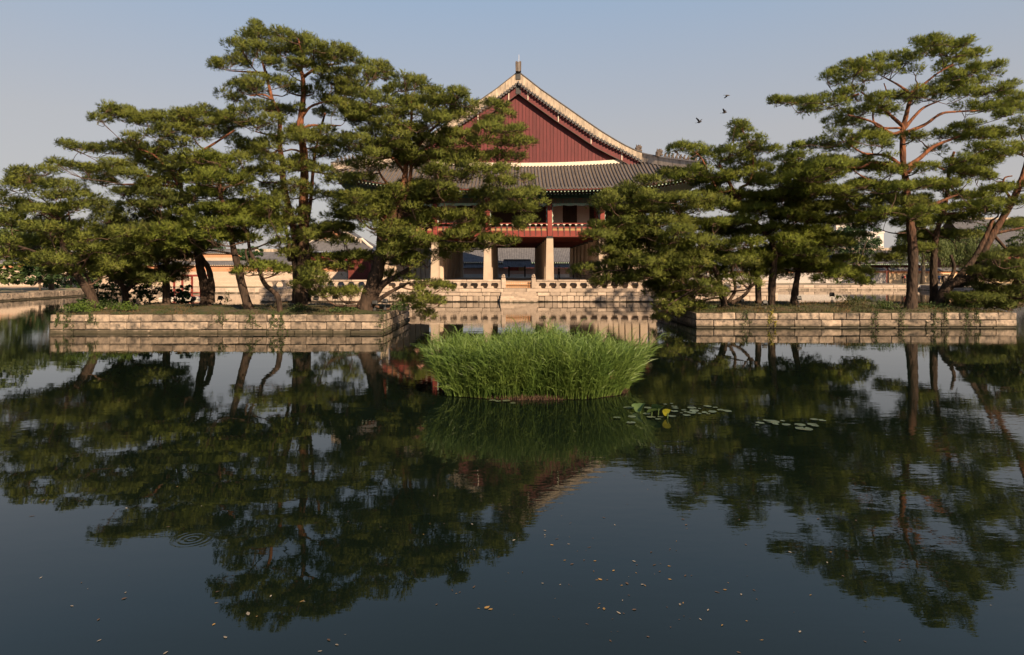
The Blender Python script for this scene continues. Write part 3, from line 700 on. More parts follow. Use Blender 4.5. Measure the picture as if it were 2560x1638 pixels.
# barge boards, gable planks, straps
def bz(x): return interp(_bot, x) - .18
b_hi = [(PC + x, bz(x)) for x in xs]; b_lo = [(PC + x, bz(x) - 1.02) for x in xs]
for sl in (slice(0, 46), slice(45, 91)):
    rpart(MB().strip_y(b_lo[sl], b_hi[sl], RY + .14, RY + .22), 'barge_board', RED)
rpart(MB().strip_y([(a, b - .07) for a, b in b_lo], [(a, b - .003) for a, b in b_lo], RY + .11, RY + .25), 'barge_trim', DKPOST)
m = MB()
for x in np.arange(-11.5, 11.6, .62):                 # iron studs on the boards
    for q in (.3, .68): m.box(PC + x - .035, PC + x + .035, RY + .115, RY + .139, bz(x) - q - .035, bz(x) - q + .035)
rpart(m, 'board_studs', IRON)['kind'] = 'stuff'
x = -RKX + .5
while x < RKX - .5:
    x1 = x + 0.40
    zt_ = min(bz(x), bz(x1)) - .5; zb_ = ztop(x) - .1
    if zt_ > zb_ + .05:
        zt0, zt1 = bz(x) - .6, bz(x1) - .6; o = R.uniform(-.008, .008)
        rpart(MB().add([(PC + x + .018, GY - .1 + o, zb_), (PC + x1 - .018, GY - .1 + o, zb_), (PC + x1 - .018, GY - .1 + o, zt1), (PC + x + .018, GY - .1 + o, zt0),
                        (PC + x + .018, GY - .04, zb_), (PC + x1 - .018, GY - .04, zb_), (PC + x1 - .018, GY - .04, zt1), (PC + x + .018, GY - .04, zt0)],
                       [(0, 1, 2, 3), (0, 4, 5, 1), (1, 5, 6, 2), (2, 6, 7, 3), (3, 7, 4, 0)]), 'gable_plank', RED)
    x = x1
gb_ = [(PC + x, bz(x) - .4) for x in xs if bz(x) - .4 > ztop(x) + .1]
rpart(MB().strip_y([(a, ztop(a - PC)) for a, b in gb_], gb_, GY - .03, GY + .05), 'gable_back', DKPOST)
for px in (1267, 1315, 1391, 1473, 1550, 1190, 1108, 1030):
    x = (px - 1291) * RY / FPX; z = bz(x) - .02
    rpart(MB().chamfer(PC + x - .05, PC + x + .05, RY + .04, RY + .108, z - .98, z + .02, .015), 'strap', WHITE)
rpart(MB().box(PC - .28, PC + .28, RY + .06, RY + .135, bz(0) - 1.1, bz(0) + .02), 'apex_plate', IRON)
z0 = interp(_top, 0)
rpart(MB().taper(PC, RY - .12, z0 - .15 + .12, z0 + 1.0, .62, .62, .66, .7).box(PC - .3, PC - .1, RY - .46, RY + .2, z0 + 1.0, z0 + 1.08).box(PC + .1, PC + .3, RY - .46, RY + .2, z0 + 1.0, z0 + 1.08), 'ridge_finial', FIGURE)
rpart(MB().box(PC - .26, PC + .26, RY - .1, RY - .002, z0 - .85, z0 - .14), 'ridge_end_plate', IRON)
rpart(MB().tube([(PC + .06, RY - .5, z0 - .1), (PC + .06, RY - .5, z0 + 1.8)], .018, 6), 'lightning_rod', STEEL)
# white flashing at the gable foot, scalloped over the tile rows
xs2 = np.arange(-HB + .05, HB, PITCH / 6)
lo_ = [(PC + x, ztop(x) - .10 + .07 * math.cos(2 * math.pi * (x + EX - .2) / ((2 * EX - .4) / (nrow - 1)))) for x in xs2]
rpart(MB().strip_y(lo_, [(PC + x, ztop(x) + .30) for x in xs2], GY - .42, GY - .13), 'flashing', WHITE)
# main ridge and long side slopes
def side_profile(n=14):
    pr = [(x, interp(_top, x) - .75) for x in np.linspace(0, RKX, 10)]
    return pr
for sg in (-1, 1):
    g_ = []
    ys = np.linspace(RY + .3, EYB - (RY - EY0) - .3, 4)
    for x, z in side_profile(): g_.append([(PC + sg * x, y, z) for y in ys])
    rpart(MB().grid(g_), 'long_slope', PAN)
    g2 = []
    for k in range(11):                                # lower part down to the side eave, ends follow the hips
        s = k / 10; x = HB + (EX - HB) * s; zz = ztop(HB) + .1 + (ze(0) - ztop(HB)) * s - .35 * s * (1 - s)
        y0 = GY + (EY0 - GY) * s; y1 = EYB - (GY - EY0) * (1 - s)
        row = []
        for q in range(25):
            t = q / 24; zc = zz + (ze(1) - ze(0)) * s * abs(2 * t - 1) ** 3.2
            row.append((PC + sg * x, y0 + (y1 - y0) * t, zc))
        g2.append(row)
    rpart(MB().grid(g2), 'long_slope', PAN)
    rpart(MB().grid([[(a_, b_, c_ - .25) for a_, b_, c_ in r_] for r_ in g2]), 'roof_underside', GREEN)
rpart(MB().box(PC - .35, PC + .35, RY + .5, EYB - 7.5, z0 - 1.0, z0 - .02), 'main_ridge', PLASTER)
bk_ = MB()
for sg in (-1, 1):
    pass
bz_ = [(PC + x, interp(_top, x) - .8) for x in xs]
rpart(MB().strip_y([(a, 15.2) for a, b in bz_], [(a, max(b, 15.25)) for a, b in bz_], EYB - 8.2, EYB - 8.0), 'back_gable', RED)
rpart(MB().grid([[(PC + x, EYB - 8.0 + 8.0 * v, 15.9 + (ze(x / EX) - 15.9) * v) for v in np.linspace(0, 1, 6)] for x in np.linspace(-EX * .98, EX * .98, 31)]), 'back_slope', PAN)
# hip ridges with their guardian figures
for sg in (-1, 1):
    pts = []
    for k in range(13):
        s = k / 12; q = HIP0 + (HIP1 - HIP0) * s; q[2] -= .55 * s * (1 - s); pts.append(np.array([PC + sg * q[0], q[1], q[2]]))
    pts[0] = pts[0] + np.array([-.2 * sg, .1, .1])
    hgt = [.95 - .25 * (k / 12) for k in range(13)]
    d = unit(np.array([-(HIP1 - HIP0)[1] * 1.0, (HIP1 - HIP0)[0] * sg, 0])) * .2
    g_ = [[p - d, p - d + (0, 0, h), p + d + (0, 0, h), p + d] for p, h in zip(pts, hgt)]
    m = MB().grid(g_); m.add(g_[-1], [(0, 1, 2, 3)])
    o = rpart(m, 'hip_ridge', PLASTER_OLD)
    g_ = [[p - d * 1.35 + (0, 0, h + .004), p - d * 1.0 + (0, 0, h + .13), p + d * 1.0 + (0, 0, h + .13), p + d * 1.35 + (0, 0, h + .004)] for p, h in zip(pts, hgt)]
    m = MB().grid(g_); m.add(g_[-1], [(0, 1, 2, 3)]); m.build('ridge_cap_tiles', TILE, o, True)
    def along(s):
        f = s * 12; i = min(11, int(f)); return pts[i] + (pts[i + 1] - pts[i]) * (f - i) + np.array([0, 0, hgt[i] + .13])
    for s_, big in ((.02, 1.0), (.33, 1.0)):           # dragon heads
        p = along(s_); b = .95 * big
        m = MB().tube([p + (-.25 * sg, 0, -.1), p + (-.18 * sg, 0, .35 * b), p + (.0, 0, .55 * b), p + (.3 * sg, 0, .45 * b)], [.26, .30, .28, .16], 8)
        m.tube([p + (.02 * sg, 0, .15 * b), p + (.34 * sg, 0, .1 * b)], [.2, .1], 7).tube([p + (-.25 * sg, 0, .5 * b), p + (-.3 * sg, 0, .85 * b)], [.12, .03], 6).tube([p + (.12 * sg, 0, .6 * b), p + (.15 * sg, 0, .85 * b)], [.08, .02], 6)
        m.build('dragon_head', FIGURE, pv, False)
    for k in range(10):
        p = along(.42 + k * .056)
        m = MB().tube([p + (-.13 * sg, 0, -.03), p + (-.06 * sg, 0, .18), p + (.02 * sg, 0, .34), p + (.05 * sg, 0, .44), p + (.12 * sg, 0, .50)], [.12, .12, .09, .085, .03], 6)
        m.tube([p + (.08 * sg, 0, -.03), p + (.04 * sg, 0, .25)], [.05, .05], 5)
        m.build('roof_figure', FIGURE, pv, False)

# ------------------------------------------------------------------ walls and halls behind the pond
def corr(m, x0, x1, ya, za, yb, zb, pitch=0.34, amp=0.07, sag=0.0, ex0=None, ex1=None, n=4):
    """ribbed tile slope: lower edge at (ya,za), upper at (yb,zb), ribs run up the slope; ex0/ex1 = upper ends (hips)"""
    ex0 = x0 if ex0 is None else ex0; ex1 = x1 if ex1 is None else ex1
    k = max(4, int((x1 - x0) / (pitch / 2))); g_ = []
    for i in range(k + 1):
        u = i / k; row = []
        for j in range(n + 1):
            v = j / n; xx = (x0 + (x1 - x0) * u) * (1 - v) + (ex0 + (ex1 - ex0) * u) * v
            row.append((xx, ya + (yb - ya) * v, za + (zb - za) * v - sag * 4 * v * (1 - v) + (amp if i % 2 else 0)))
        g_.append(row)
    return m.grid(g_)
def palace_wall(label, x0, x1, y, zb, z1, z2, zt, brick, band=ORANGE, end=None):
    o = empty('palace_wall', ((x0 + x1) / 2, y, zb), label, 'wall')
    MB().box(x0, x1, y, y + .7, zb, z1).build('brick_face', brick, o)
    MB().box(x0, x1, y + .04, y + .66, z1 + .002, z2).build('plaster_band', band, o)
    m = MB(); corr(m, x0 - .1, x1 + .1, y - .35, z2 + .05, y + .3, zt); corr(m, x0 - .1, x1 + .1, y + 1.05, z2 + .05, y + .4, zt)
    m.build('tile_cap', ROOFFAR, o)
    MB().box(x0, x1, y + .2, y + .5, zt - .1, zt + .16).build('wall_ridge', ROOFFAR, o)
    k = int((x1 - x0) / .34); m = MB()
    for i in range(k): m.box(x0 + i * .34, x0 + i * .34 + .17, y - .33, y - .05, z2 + .003, z2 + .049)
    m.build('cap_eave', WHITE, o)
    return o
palace_wall('pale brick wall with orange band behind the left bank', -62, -25, 97.0, .8, 3.05, 3.95, 4.55, BRICKW)
palace_wall('higher pale brick wall seen above the first one at left', -80, -43.5, 112.0, .8, 5.4, 6.1, 6.8, BRICKW)
palace_wall('grey brick wall with pinkish band seen through the pavilion columns', -24, 34, 117.0, .8, 2.45, 3.55, 4.2, BRICKG, M('pink_band', (0.36, 0.22, 0.17), (0.30, 0.18, 0.14), 2))
palace_wall('grey brick wall on the far bank between the right pines', 36, 69, 118.0, .8, 2.7, 3.0, 3.5, BRICKG)
lw = palace_wall('sunlit cream wall behind the row of visitors at right', 69.3, 104, 117.5, .8, 2.6, 3.0, 3.5, M('cream_wall', (0.60, 0.44, 0.28), (0.52, 0.38, 0.24), 1.0, .9))
for x in (72.4, 79.2, 86.5, 93): MB().box(x, x + 1.1, 117.44, 117.49, .8, 2.45).build('doorway', DOOR, lw)
palace_wall('brick wall on the bank at the far left edge', -100, -62.5, 96.0, .8, 3.6, 4.2, 4.8, BRICKW)

def hall(label, cx, y0, w_, d_, zf, ze_, zr, gable=False, wall=REDD, gcol=ORANGE, over=1.3, zg=None):
    """tiled hall; gable=True turns a hip-and-gable end to the pond, else its long slope"""
    o = empty('palace_hall', (cx, y0, zf), label, 'building')
    x0, x1, y1 = cx - w_ / 2, cx + w_ / 2, y0 + d_
    MB().box(x0, x1, y0, y1, zf, ze_ - .05).build('wall', wall, o)
    nb = max(2, int(w_ / 3.2))
    for k in range(nb + 1):
        xx = x0 + (x1 - x0) * k / nb; MB().box(xx - .16, xx + .16, y0 - .12, y0 - .003, zf, ze_ - .06).build('post', REDB, o)
    a0, a1, b0, b1 = x0 - over, x1 + over, y0 - over, y1 + over
    if gable:
        gw = w_ / 2 * .74; gy = y0 + (1.2 if zg else 0)
        m = MB(); corr(m, a0, a1, b0, ze_, gy, zg, ex0=cx - gw, ex1=cx + gw); m.build('roof_slope', ROOFFAR, o)
        n = 12; t = np.linspace(-1, 1, 2 * n + 1)
        def zz(q): return zr - (zr - zg) * (abs(q) ** .88)
        tp = [(cx + q * gw, zz(q)) for q in t]; lo = [(x_, z_ - .5) for x_, z_ in tp]
        MB().strip_y(lo, tp, gy - .7, gy - .3).build('gable_ridge', WHITE, o)
        inn = [(x_, z_ - .9) for x_, z_ in tp if z_ - .9 > zg + .05]
        MB().strip_y([(x_, zg) for x_, z_ in inn], inn, gy - .05, gy + .1).build('gable_face', gcol, o)
        MB().strip_y([(x_, z_ - .3) for x_, z_ in lo], [(x_, z_ - .004) for x_, z_ in lo], gy - .8, gy - .2).build('rake_tile_row', TILE, o)
        MB().box(cx - gw, cx + gw, gy - .35, gy - .06, zg - .05, zg + .3).build('flashing', WHITE, o)
        for sg in (-1, 1):
            g_ = [[(cx + sg * gw * q, yy, zr - (zr - zg) * q ** .88 - .3) for yy in (gy - .3, b1)] for q in np.linspace(0, 1, 8)]
            MB().grid(g_ + [[(cx + sg * (w_ / 2 + over), yy, ze_) for yy in (b0, b1)]]).build('roof_slope', ROOFFAR, o)
            MB().tube([(cx + sg * gw, gy - .4, zg + .25), (cx + sg * (gw + (w_ / 2 + over - gw) * .5), (gy + b0) / 2, (zg + ze_) / 2 + .1), (cx + sg * (w_ / 2 + over), b0, ze_ + .25)], .22, 6).build('hip_ridge', WHITE, o)
    else:
        ym = (y0 + y1) / 2
        m = MB(); corr(m, a0, a1, b0, ze_, ym, zr, sag=.25, ex0=a0 + 1.5, ex1=a1 - 1.5); corr(m, a0, a1, b1, ze_, ym, zr, sag=.25, ex0=a0 + 1.5, ex1=a1 - 1.5)
        m.build('roof_slope', ROOFFAR, o)
        MB().box(a0 + 1.4, a1 - 1.4, ym - .2, ym + .2, zr - .1, zr + .4).build('main_ridge', PLASTER, o)
        m = MB()
        for i in range(int((a1 - a0) / .4)): m.box(a0 + i * .4 + .05, a0 + i * .4 + .22, b0 + .05, b0 + .9, ze_ - .22, ze_ - .06)
        m.build('rafter_row', GREENL, o)['kind'] = 'stuff'
    return o
hall('small hall with orange gable and white ridges left of the pavilion', -30.0, 108, 12.0, 9, .8, 6.3, 11.2, True, zg=8.3)
hall('long grey tiled corridor seen under the pavilion floor', 2, 122, 62, 7, .8, 4.7, 7.6)
hall('hall with orange gable far behind the pavilion columns', 13.0, 134, 12, 10, .8, 5.9, 10.5, True, zg=7.3)
hall('grey tiled hall roof between the pines at right', 62, 124, 34, 8, .8, 4.4, 7.2)
hall('red hall with white roof ridge far behind the right pines', 74, 150, 22, 12, .8, 8.0, 12.6, True, gcol=REDB, zg=10.2)
hall('large dark tiled hall at the right edge behind the leaning pine', 146, 170, 44, 24, .8, 7.5, 17.5)
hall('tiled gatehouse roof beside the higher brick wall at left', -40.8, 106, 5.5, 5, .8, 4.6, 6.4)
# little gate seen between the columns
sg_ = empty('small_gate', (1.0, 114, .8), 'small wooden gate with red and yellow lintel seen under the pavilion', 'gate')
for x in (-.55, 2.3): MB().box(x - .15, x + .15, 113.9, 114.2, .8, 3.9).build('gate_post', DOOR, sg_)
MB().box(-.4, 1.2, 113.95, 114.1, 3.1, 3.75).build('lintel_panel', REDB, sg_); MB().box(1.22, 2.15, 113.95, 114.1, 3.1, 3.75).build('lintel_panel', OCHRE, sg_)
m = MB(); corr(m, -1.6, 3.4, 113.0, 4.0, 114.1, 4.9); corr(m, -1.6, 3.4, 115.2, 4.0, 114.1, 4.9); m.build('roof_slope', ROOFFAR, sg_)
MB().box(-1.5, 3.3, 113.95, 114.25, 4.85, 5.15).build('main_ridge', ROOFFAR, sg_)
# far modern blocks
for (x0, x1, y, zt, lb) in ((152, 163, 300, 24, 'far white block, the taller left one, seen between the right pines'), (166, 180, 310, 20.5, 'far white block, the lower right one, seen between the right pines')):
    o = empty('distant_building', ((x0 + x1) / 2, y, .8), lb, 'building')
    MB().box(x0, x1, y, y + 14, .8, zt).build('wall', FARW, o); MB().box(x0 - .3, x1 + .3, y - .3, y + 14.3, zt + .002, zt + .7).build('roof', FARW, o)
    for r_ in range(5):
        for c_ in range(4):
            xx = x0 + 1 + c_ * (x1 - x0 - 1.4) / 4; zz_ = zt - 3 - r_ * 3.2
            MB().box(xx, xx + 1.7, y - .06, y - .003, zz_, zz_ + 1.6).build('window', FARGL, o)
# red timber frame beside the water behind the left island
rf = empty('timber_frame', (-38.5, 74, 0), 'open red timber frame with thin posts standing behind the left island', 'pavilion')
for x in (-39.8, -37.7, -35.6):
    for y in (73.2, 75.4): MB().box(x - .09, x + .09, y - .09, y + .09, -.3, 2.6).build('post', REDB, rf)
for z in (.35, .75): MB().box(-39.9, -35.5, 73.13, 73.18, z, z + .1).build('rail', REDB, rf)
MB().box(-40.2, -35.2, 72.8, 75.8, .02, .22).build('deck', PANEL, rf)
for y in (73.2, 75.4): MB().box(-39.95, -35.45, y - .08, y + .08, 2.61, 2.8).build('top_beam', REDB, rf)

# ------------------------------------------------------------------ broad-leaved trees of the far banks
def leaf_cloud(blobs, n, size, rg, quad=True, hang=0.0):
    out = []
    tot = sum(b[3] * b[4] * b[5] for b in blobs)
    for (x, y, z, rx, ry, rz) in blobs:
        k = max(30, int(n * rx * ry * rz / tot)); nc = max(4, k // 30)
        d = unit(rg.normal(size=(nc, 3))); rr = rg.uniform(.35, 1.0, nc) ** .6
        c = np.array([x, y, z]) + d * rr[:, None] * np.array([rx, ry, rz])
        idx = rg.integers(0, nc, k)
        p = c[idx] + rg.normal(0, .24, (k, 3)) * np.array([rx, ry, rz]) * .55
        nrm = unit(rg.normal(size=(k, 3)) + np.array([0, 0, .9])); a = unit(np.cross(nrm, rg.normal(size=(k, 3)))); b = np.cross(nrm, a)
        s = size * rg.uniform(.6, 1.25, k)[:, None]
        out.append(np.stack([p - a * s, p - b * s * .6, p + a * s, p + b * s * .6], 1))
    return np.concatenate(out)
def broad_tree(label, x, y, h, r, mat=BROAD, seed=1, n=5000, name='broadleaf_tree', size=.22, zb=.8):
    rg = np.random.default_rng(seed); o = empty(name, (x, y, zb), label, 'tree', None)
    m = MB(); ld = rg.uniform(-.4, .4)
    tp = [(x, y, zb - .1), (x + ld * .3, y, zb + h * .25), (x + ld, y, zb + h * .5), (x + ld, y, zb + h * .8)]
    m.tube(tp, [h * .035, h * .027, h * .018, .03], 8)
    bl = []
    for k in range(9):
        an = rg.uniform(0, 6.28); e = rg.uniform(.3, .75) * r; zz_ = zb + h * (rg.uniform(.42, .88) if name != 'bush' else rg.uniform(.12, .8)); q = (x + e * math.cos(an), y + e * math.sin(an), zz_)
        m.tube([tp[1] if k % 2 else tp[2], ((q[0] + x) / 2, (q[1] + y) / 2, (zz_ + zb + h * .35) / 2), q], [h * .014, h * .009, .02], 5)
        s = r * rg.uniform(.38, .62); bl.append((*q, s, s, s * .7))
    m.build('trunk', BARKG, o, True)
    V = leaf_cloud(bl, n, size, rg) - np.array([x, y, zb])
    link_mesh('crown', tri_mesh('crown', V, mat, 4), o)
    return o
broad_tree('pale green leafy tree at the left edge behind the pines', -60.5, 74, 12.0, 4.2, BROAD, 21, 6000)
broad_tree('loose leafy tree on the far left bank behind the leaning pine', -59, 82, 9.5, 4.0, BROAD, 22, 5000)
broad_tree('rounded leafy tree on the left bank above the low frame', -56, 94, 8.5, 3.5, BROAD, 23, 4500)
broad_tree('small dark leafy tree between the brick walls and the tall pine', -41.5, 101.5, 7.4, 2.2, BROADD, 24, 3500)
broad_tree('low bush with leaning stems on the left bank', -56.8, 70, 3.8, 2.4, BROAD, 25, 2500, 'bush')
broad_tree('round dark tree behind the grey wall at right', 88, 125, 11, 5, BROADD, 26, 4500)
broad_tree('loose green tree behind the visitors at the right edge', 98, 121, 11, 4.5, BROAD, 27, 4500)
broad_tree('bare-branched shrub on the far bank between the right pines', 58, 108, 5.4, 3.4, BROAD, 28, 1400, 'bush')
broad_tree('dark leafy tree in front of the far white blocks', 66, 122, 12.5, 4.5, BROADD, 33, 5000)
broad_tree('brownish green tree behind the small flat-topped pine', 56, 121, 9.5, 4.0, BROAD, 34, 4000)
broad_tree('leafy shrub beside the brick wall at the left edge', -62, 90, 5.0, 3.2, BROADD, 35, 3000, 'bush')
broad_tree('dark shrub on the left bank behind the leaning pine', -57.5, 78, 4.2, 2.6, BROADD, 36, 2500, 'bush')
broad_tree('dark leafy tree beyond the long corridor at left', -58, 120, 12, 5, BROADD, 29, 4500)
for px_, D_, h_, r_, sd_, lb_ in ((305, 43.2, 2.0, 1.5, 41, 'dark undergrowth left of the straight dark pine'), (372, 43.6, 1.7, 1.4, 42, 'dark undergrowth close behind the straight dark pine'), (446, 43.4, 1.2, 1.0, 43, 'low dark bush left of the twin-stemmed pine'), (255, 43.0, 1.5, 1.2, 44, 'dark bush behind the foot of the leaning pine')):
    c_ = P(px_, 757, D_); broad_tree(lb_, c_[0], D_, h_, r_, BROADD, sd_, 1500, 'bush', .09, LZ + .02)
def willow(label, x, y, h, r, seed):
    rg = np.random.default_rng(seed); o = empty('willow_tree', (x, y, .8), label, 'tree')
    m = MB().tube([(x, y, .7), (x + .2, y, 3), (x - .1, y, h * .7), (x, y, h * .9)], [.4, .32, .2, .05], 8)
    V = []
    for k in range(150):
        an = rg.uniform(0, 6.28); e = r * math.sqrt(rg.random()); px, py = x + e * math.cos(an), y + e * math.sin(an)
        zt_ = .8 + h * (1 - .35 * (e / r) ** 2) * rg.uniform(.85, 1.0); ln = rg.uniform(.35, .75) * (zt_ - 1.5)
        if k % 6 == 0: m.tube([(x, y, h * .55), ((x + px) / 2, (y + py) / 2, zt_ * .97), (px, py, zt_)], [.1, .06, .02], 5)
        q = 46; t = rg.random(q); p = np.stack([px + rg.normal(0, .13, q) + .3 * np.cos(an) * t, py + rg.normal(0, .13, q), zt_ - ln * t], 1)
        d = unit(np.stack([rg.normal(0, .35, q), rg.normal(0, .35, q), -np.ones(q)], 1)); s = unit(np.cross(d, rg.normal(size=(q, 3)))) * .06
        V.append(np.stack([p - s, p + s, p + d * .42], 1))
    m.build('trunk', BARKG, o, True)
    link_mesh('crown', tri_mesh('crown', np.concatenate(V) - np.array([x, y, .8]), WILLOW), o)
willow('weeping willow with hanging pale green strands behind the right pines', 70.5, 110, 11.5, 4.4, 31)
willow('second weeping willow half hidden by the leaning pine trunk', 79, 109.5, 10.0, 4.0, 32)

# ------------------------------------------------------------------ red pines
ZV = {'A': (0, 40, 3.5), 'B': (0, 400, 3.5), 'C': (500, 40, 3.5), 'D': (500, 440, 3.5), 'E': (1420, 280, 2.75),
      'F': (1900, 60, 3.647), 'G': (1900, 440, 3.647), 'H': (1000, 130, 3.0075)}
def zp(k, x, y):
    a, b, s = ZV[k]; return a + x / s, b + y / s
def smooth_path(pts, n):
    pts = np.array(pts, float); k = len(pts); t = np.arange(k); tt = np.linspace(0, k - 1, n); out = []
    for q in tt:
        i = min(int(q), k - 2); f = q - i
        p0, p1, p2, p3 = pts[max(i - 1, 0)], pts[i], pts[i + 1], pts[min(i + 2, k - 1)]
        out.append(.5 * ((2 * p1) + (-p0 + p2) * f + (2 * p0 - 5 * p1 + 4 * p2 - p3) * f * f + (-p0 + 3 * p1 - 3 * p2 + p3) * f ** 3))
    return np.array(out)

DENS = .82
def pad_shoots(c, rx, ry, rz, rg):
    """a flat cloud of shoots: small domed clumps spread over a lens-shaped branch end"""
    area = math.pi * rx * ry + 1.5 * (rx + ry) * rz
    nc = max(5, int(DENS * 5.4 * area + 3))
    q = unit(rg.normal(size=(nc, 3)) + np.array([0, 0, .25])); q[:, 2] = np.where(q[:, 2] < -.3, -q[:, 2], q[:, 2])
    cc = c + q * rg.uniform(.35, 1.05, nc)[:, None] ** .6 * np.array([rx, ry, rz])
    ns = 13; rc = rg.uniform(.15, .30, nc)
    outw = (q * np.array([1, 1, .6]))[:, None, :]
    d = unit(rg.normal(size=(nc, ns, 3)) + outw * .7 + np.array([0, 0, .35]))
    p = cc[:, None, :] + d * rc[:, None, None] * np.array([1, 1, .58])
    ax = unit(d * .75 + np.array([0, 0, .5]) + outw * .45 + rg.normal(0, .22, (nc, ns, 3)))
    return p.reshape(-1, 3), ax.reshape(-1, 3), cc, unit(d * .8 + np.array([0, 0, .22]) + outw * .55 + rg.normal(0, .2, (nc, ns, 3))).reshape(-1, 3)
def needle_tris(p, ax, rg, K=7, L=.185, w=.036):
    n = len(p); t = rg.uniform(0, .27, (n, K, 1)); b = p[:, None, :] + ax[:, None, :] * t
    d = unit(ax[:, None, :] * rg.uniform(.35, 1.0, (n, K, 1)) + unit(rg.normal(size=(n, K, 3))) * .75)
    s = unit(np.cross(d, rg.normal(size=(n, K, 3)))) * (w / 2)
    tip = b + d * (L * rg.uniform(.7, 1.2, (n, K, 1)))
    return np.stack([b - s, b + s, tip], 2).reshape(-1, 3, 3)

N_TRI = [0]
def pine(label, base, stems, pads, seed, spread=1.5, mat=0, back=.55, dshift=0.0, fill=()):
    """base (px,py,D); stems: list of (points[(px,py) or (px,py,dD)], r0, r1); pads: (px,py,half width,half height) seen sizes"""
    rg = np.random.default_rng(seed); bx, by, D = base
    B = P(bx, by, D); o = empty('pine_tree', B, label, 'tree', 'red pines on the islands')
    skel = []; m = MB()
    for pts, r0, r1 in stems:
        w3 = [P(q[0], q[1], D + (q[2] if len(q) > 2 else 0)) for q in pts]
        w3[0] = w3[0] - np.array([0, 0, .25]) if pts is stems[0][0] else w3[0]
        sp_ = smooth_path(w3, max(8, 5 * len(w3))); k = len(sp_); u = np.linspace(0, 1, k)
        rad = (r0 + (r1 - r0) * u ** .8) * (1 + .05 * rg.normal(size=k))
        if pts is stems[0][0]: rad[0] *= 1.5; rad[1] *= 1.18
        m.tube(sp_, list(rad), 9)
        for q, r_ in zip(sp_, rad): skel.append((q, r_))
    m.build('trunk', BARK, o, True)
    SP = np.array([q for q, r_ in skel]); SR = np.array([r_ for q, r_ in skel])
    all_p, all_a, all_n = [], [], []
    pads = [(*q, 0.0) if len(q) == 4 else q for q in pads]
    for (fx0, fy0, fx1, fy1, fn) in fill:                 # boughs in the depth of the crown
        for q in range(int(fn * .9)): pads.append((rg.uniform(fx0, fx1), rg.uniform(fy0, fy1), rg.uniform(28, 54), rg.uniform(9, 15), rg.uniform(-1.8, 1.8)))
    twig = MB()
    for (px, py, hw, hh, extra) in pads:
        dd = float(np.clip(rg.normal(0, spread), -2.2 * spread, 2.2 * spread)) + dshift + extra
        for rep in range((2 if rg.random() < back + .45 else 1) + (1 if rg.random() < back * .4 else 0)):
            if rep: dd = dd + rg.uniform(.9, 2.4) * (1 if rg.random() < .75 else -1); px, py = px + rg.normal(0, hw * .25), py + rg.normal(0, hh * .3); hw *= rg.uniform(.75, .95); hh *= .9
            Dp = D + dd; c = P(px, py, Dp); rx = max(.15, hw * Dp / FPX * 1.06 - .16); rz = max(.07, hh * Dp / FPX - .17); ry = min(max(rx * .95, .4), 1.9)
            p, ax, cc, nr = pad_shoots(c, rx, ry, rz, rg); all_p.append(p); all_a.append(ax); all_n.append(nr)
            # the limb that carries this cloud
            dist = np.linalg.norm((SP - c) * np.array([1, 1, 1.0]), axis=1) + np.maximum(0, SP[:, 2] - c[2]) * 1.6 - np.minimum(SR, .2) * 2.5
            i = int(np.argmin(dist)); s = SP[i]; e = c - np.array([0, 0, rz * .45]); L = np.linalg.norm(e - s)
            if L < .25: continue
            mid1 = s + (e - s) * .35 + np.array([0, 0, -.05 * L]) + rg.normal(0, .05 * L, 3); mid2 = s + (e - s) * .7 + np.array([0, 0, -.08 * L]) + rg.normal(0, .05 * L, 3)
            path = smooth_path([s, mid1, mid2, e], 9); r0 = min(SR[i] * .6, .028 + .018 * L + .015 * rx); rad = np.linspace(r0, .018, 9)
            MB().tube(path, list(rad), 6).build('limb', LIMBM, o, True)
            for q in path[4:]: SP = np.vstack([SP, q]); SR = np.append(SR, .03)
            for q in cc[rg.permutation(len(cc))[:min(7, len(cc))]]:
                st_ = path[rg.integers(5, 9)]; twig.tube([st_, (st_ + q) / 2 + rg.normal(0, .06, 3), q - np.array([0, 0, .05])], [.016, .012, .006], 3, False)
    V = needle_tris(np.concatenate(all_p), np.concatenate(all_a), rg)
    N_TRI[0] += len(V)
    me = tri_mesh('crown', V - B, NEEDLE[mat])
    me.attributes.new('tuft_normal', 'FLOAT_VECTOR', 'POINT').data.foreach_set('vector', np.repeat(np.concatenate(all_n), 7 * 3, axis=0).astype(np.float32).ravel())
    link_mesh('crown', me, o)
    twig.build('twig_mass', LIMBM, o)['kind'] = 'stuff'
    return o
def PD(k, *lst): return [(*zp(k, a, b), c / ZV[k][2], d / ZV[k][2]) for a, b, c, d in lst]
def ST(k, *lst): return [(*zp(k, q[0], q[1]), *(q[2:])) for q in lst]

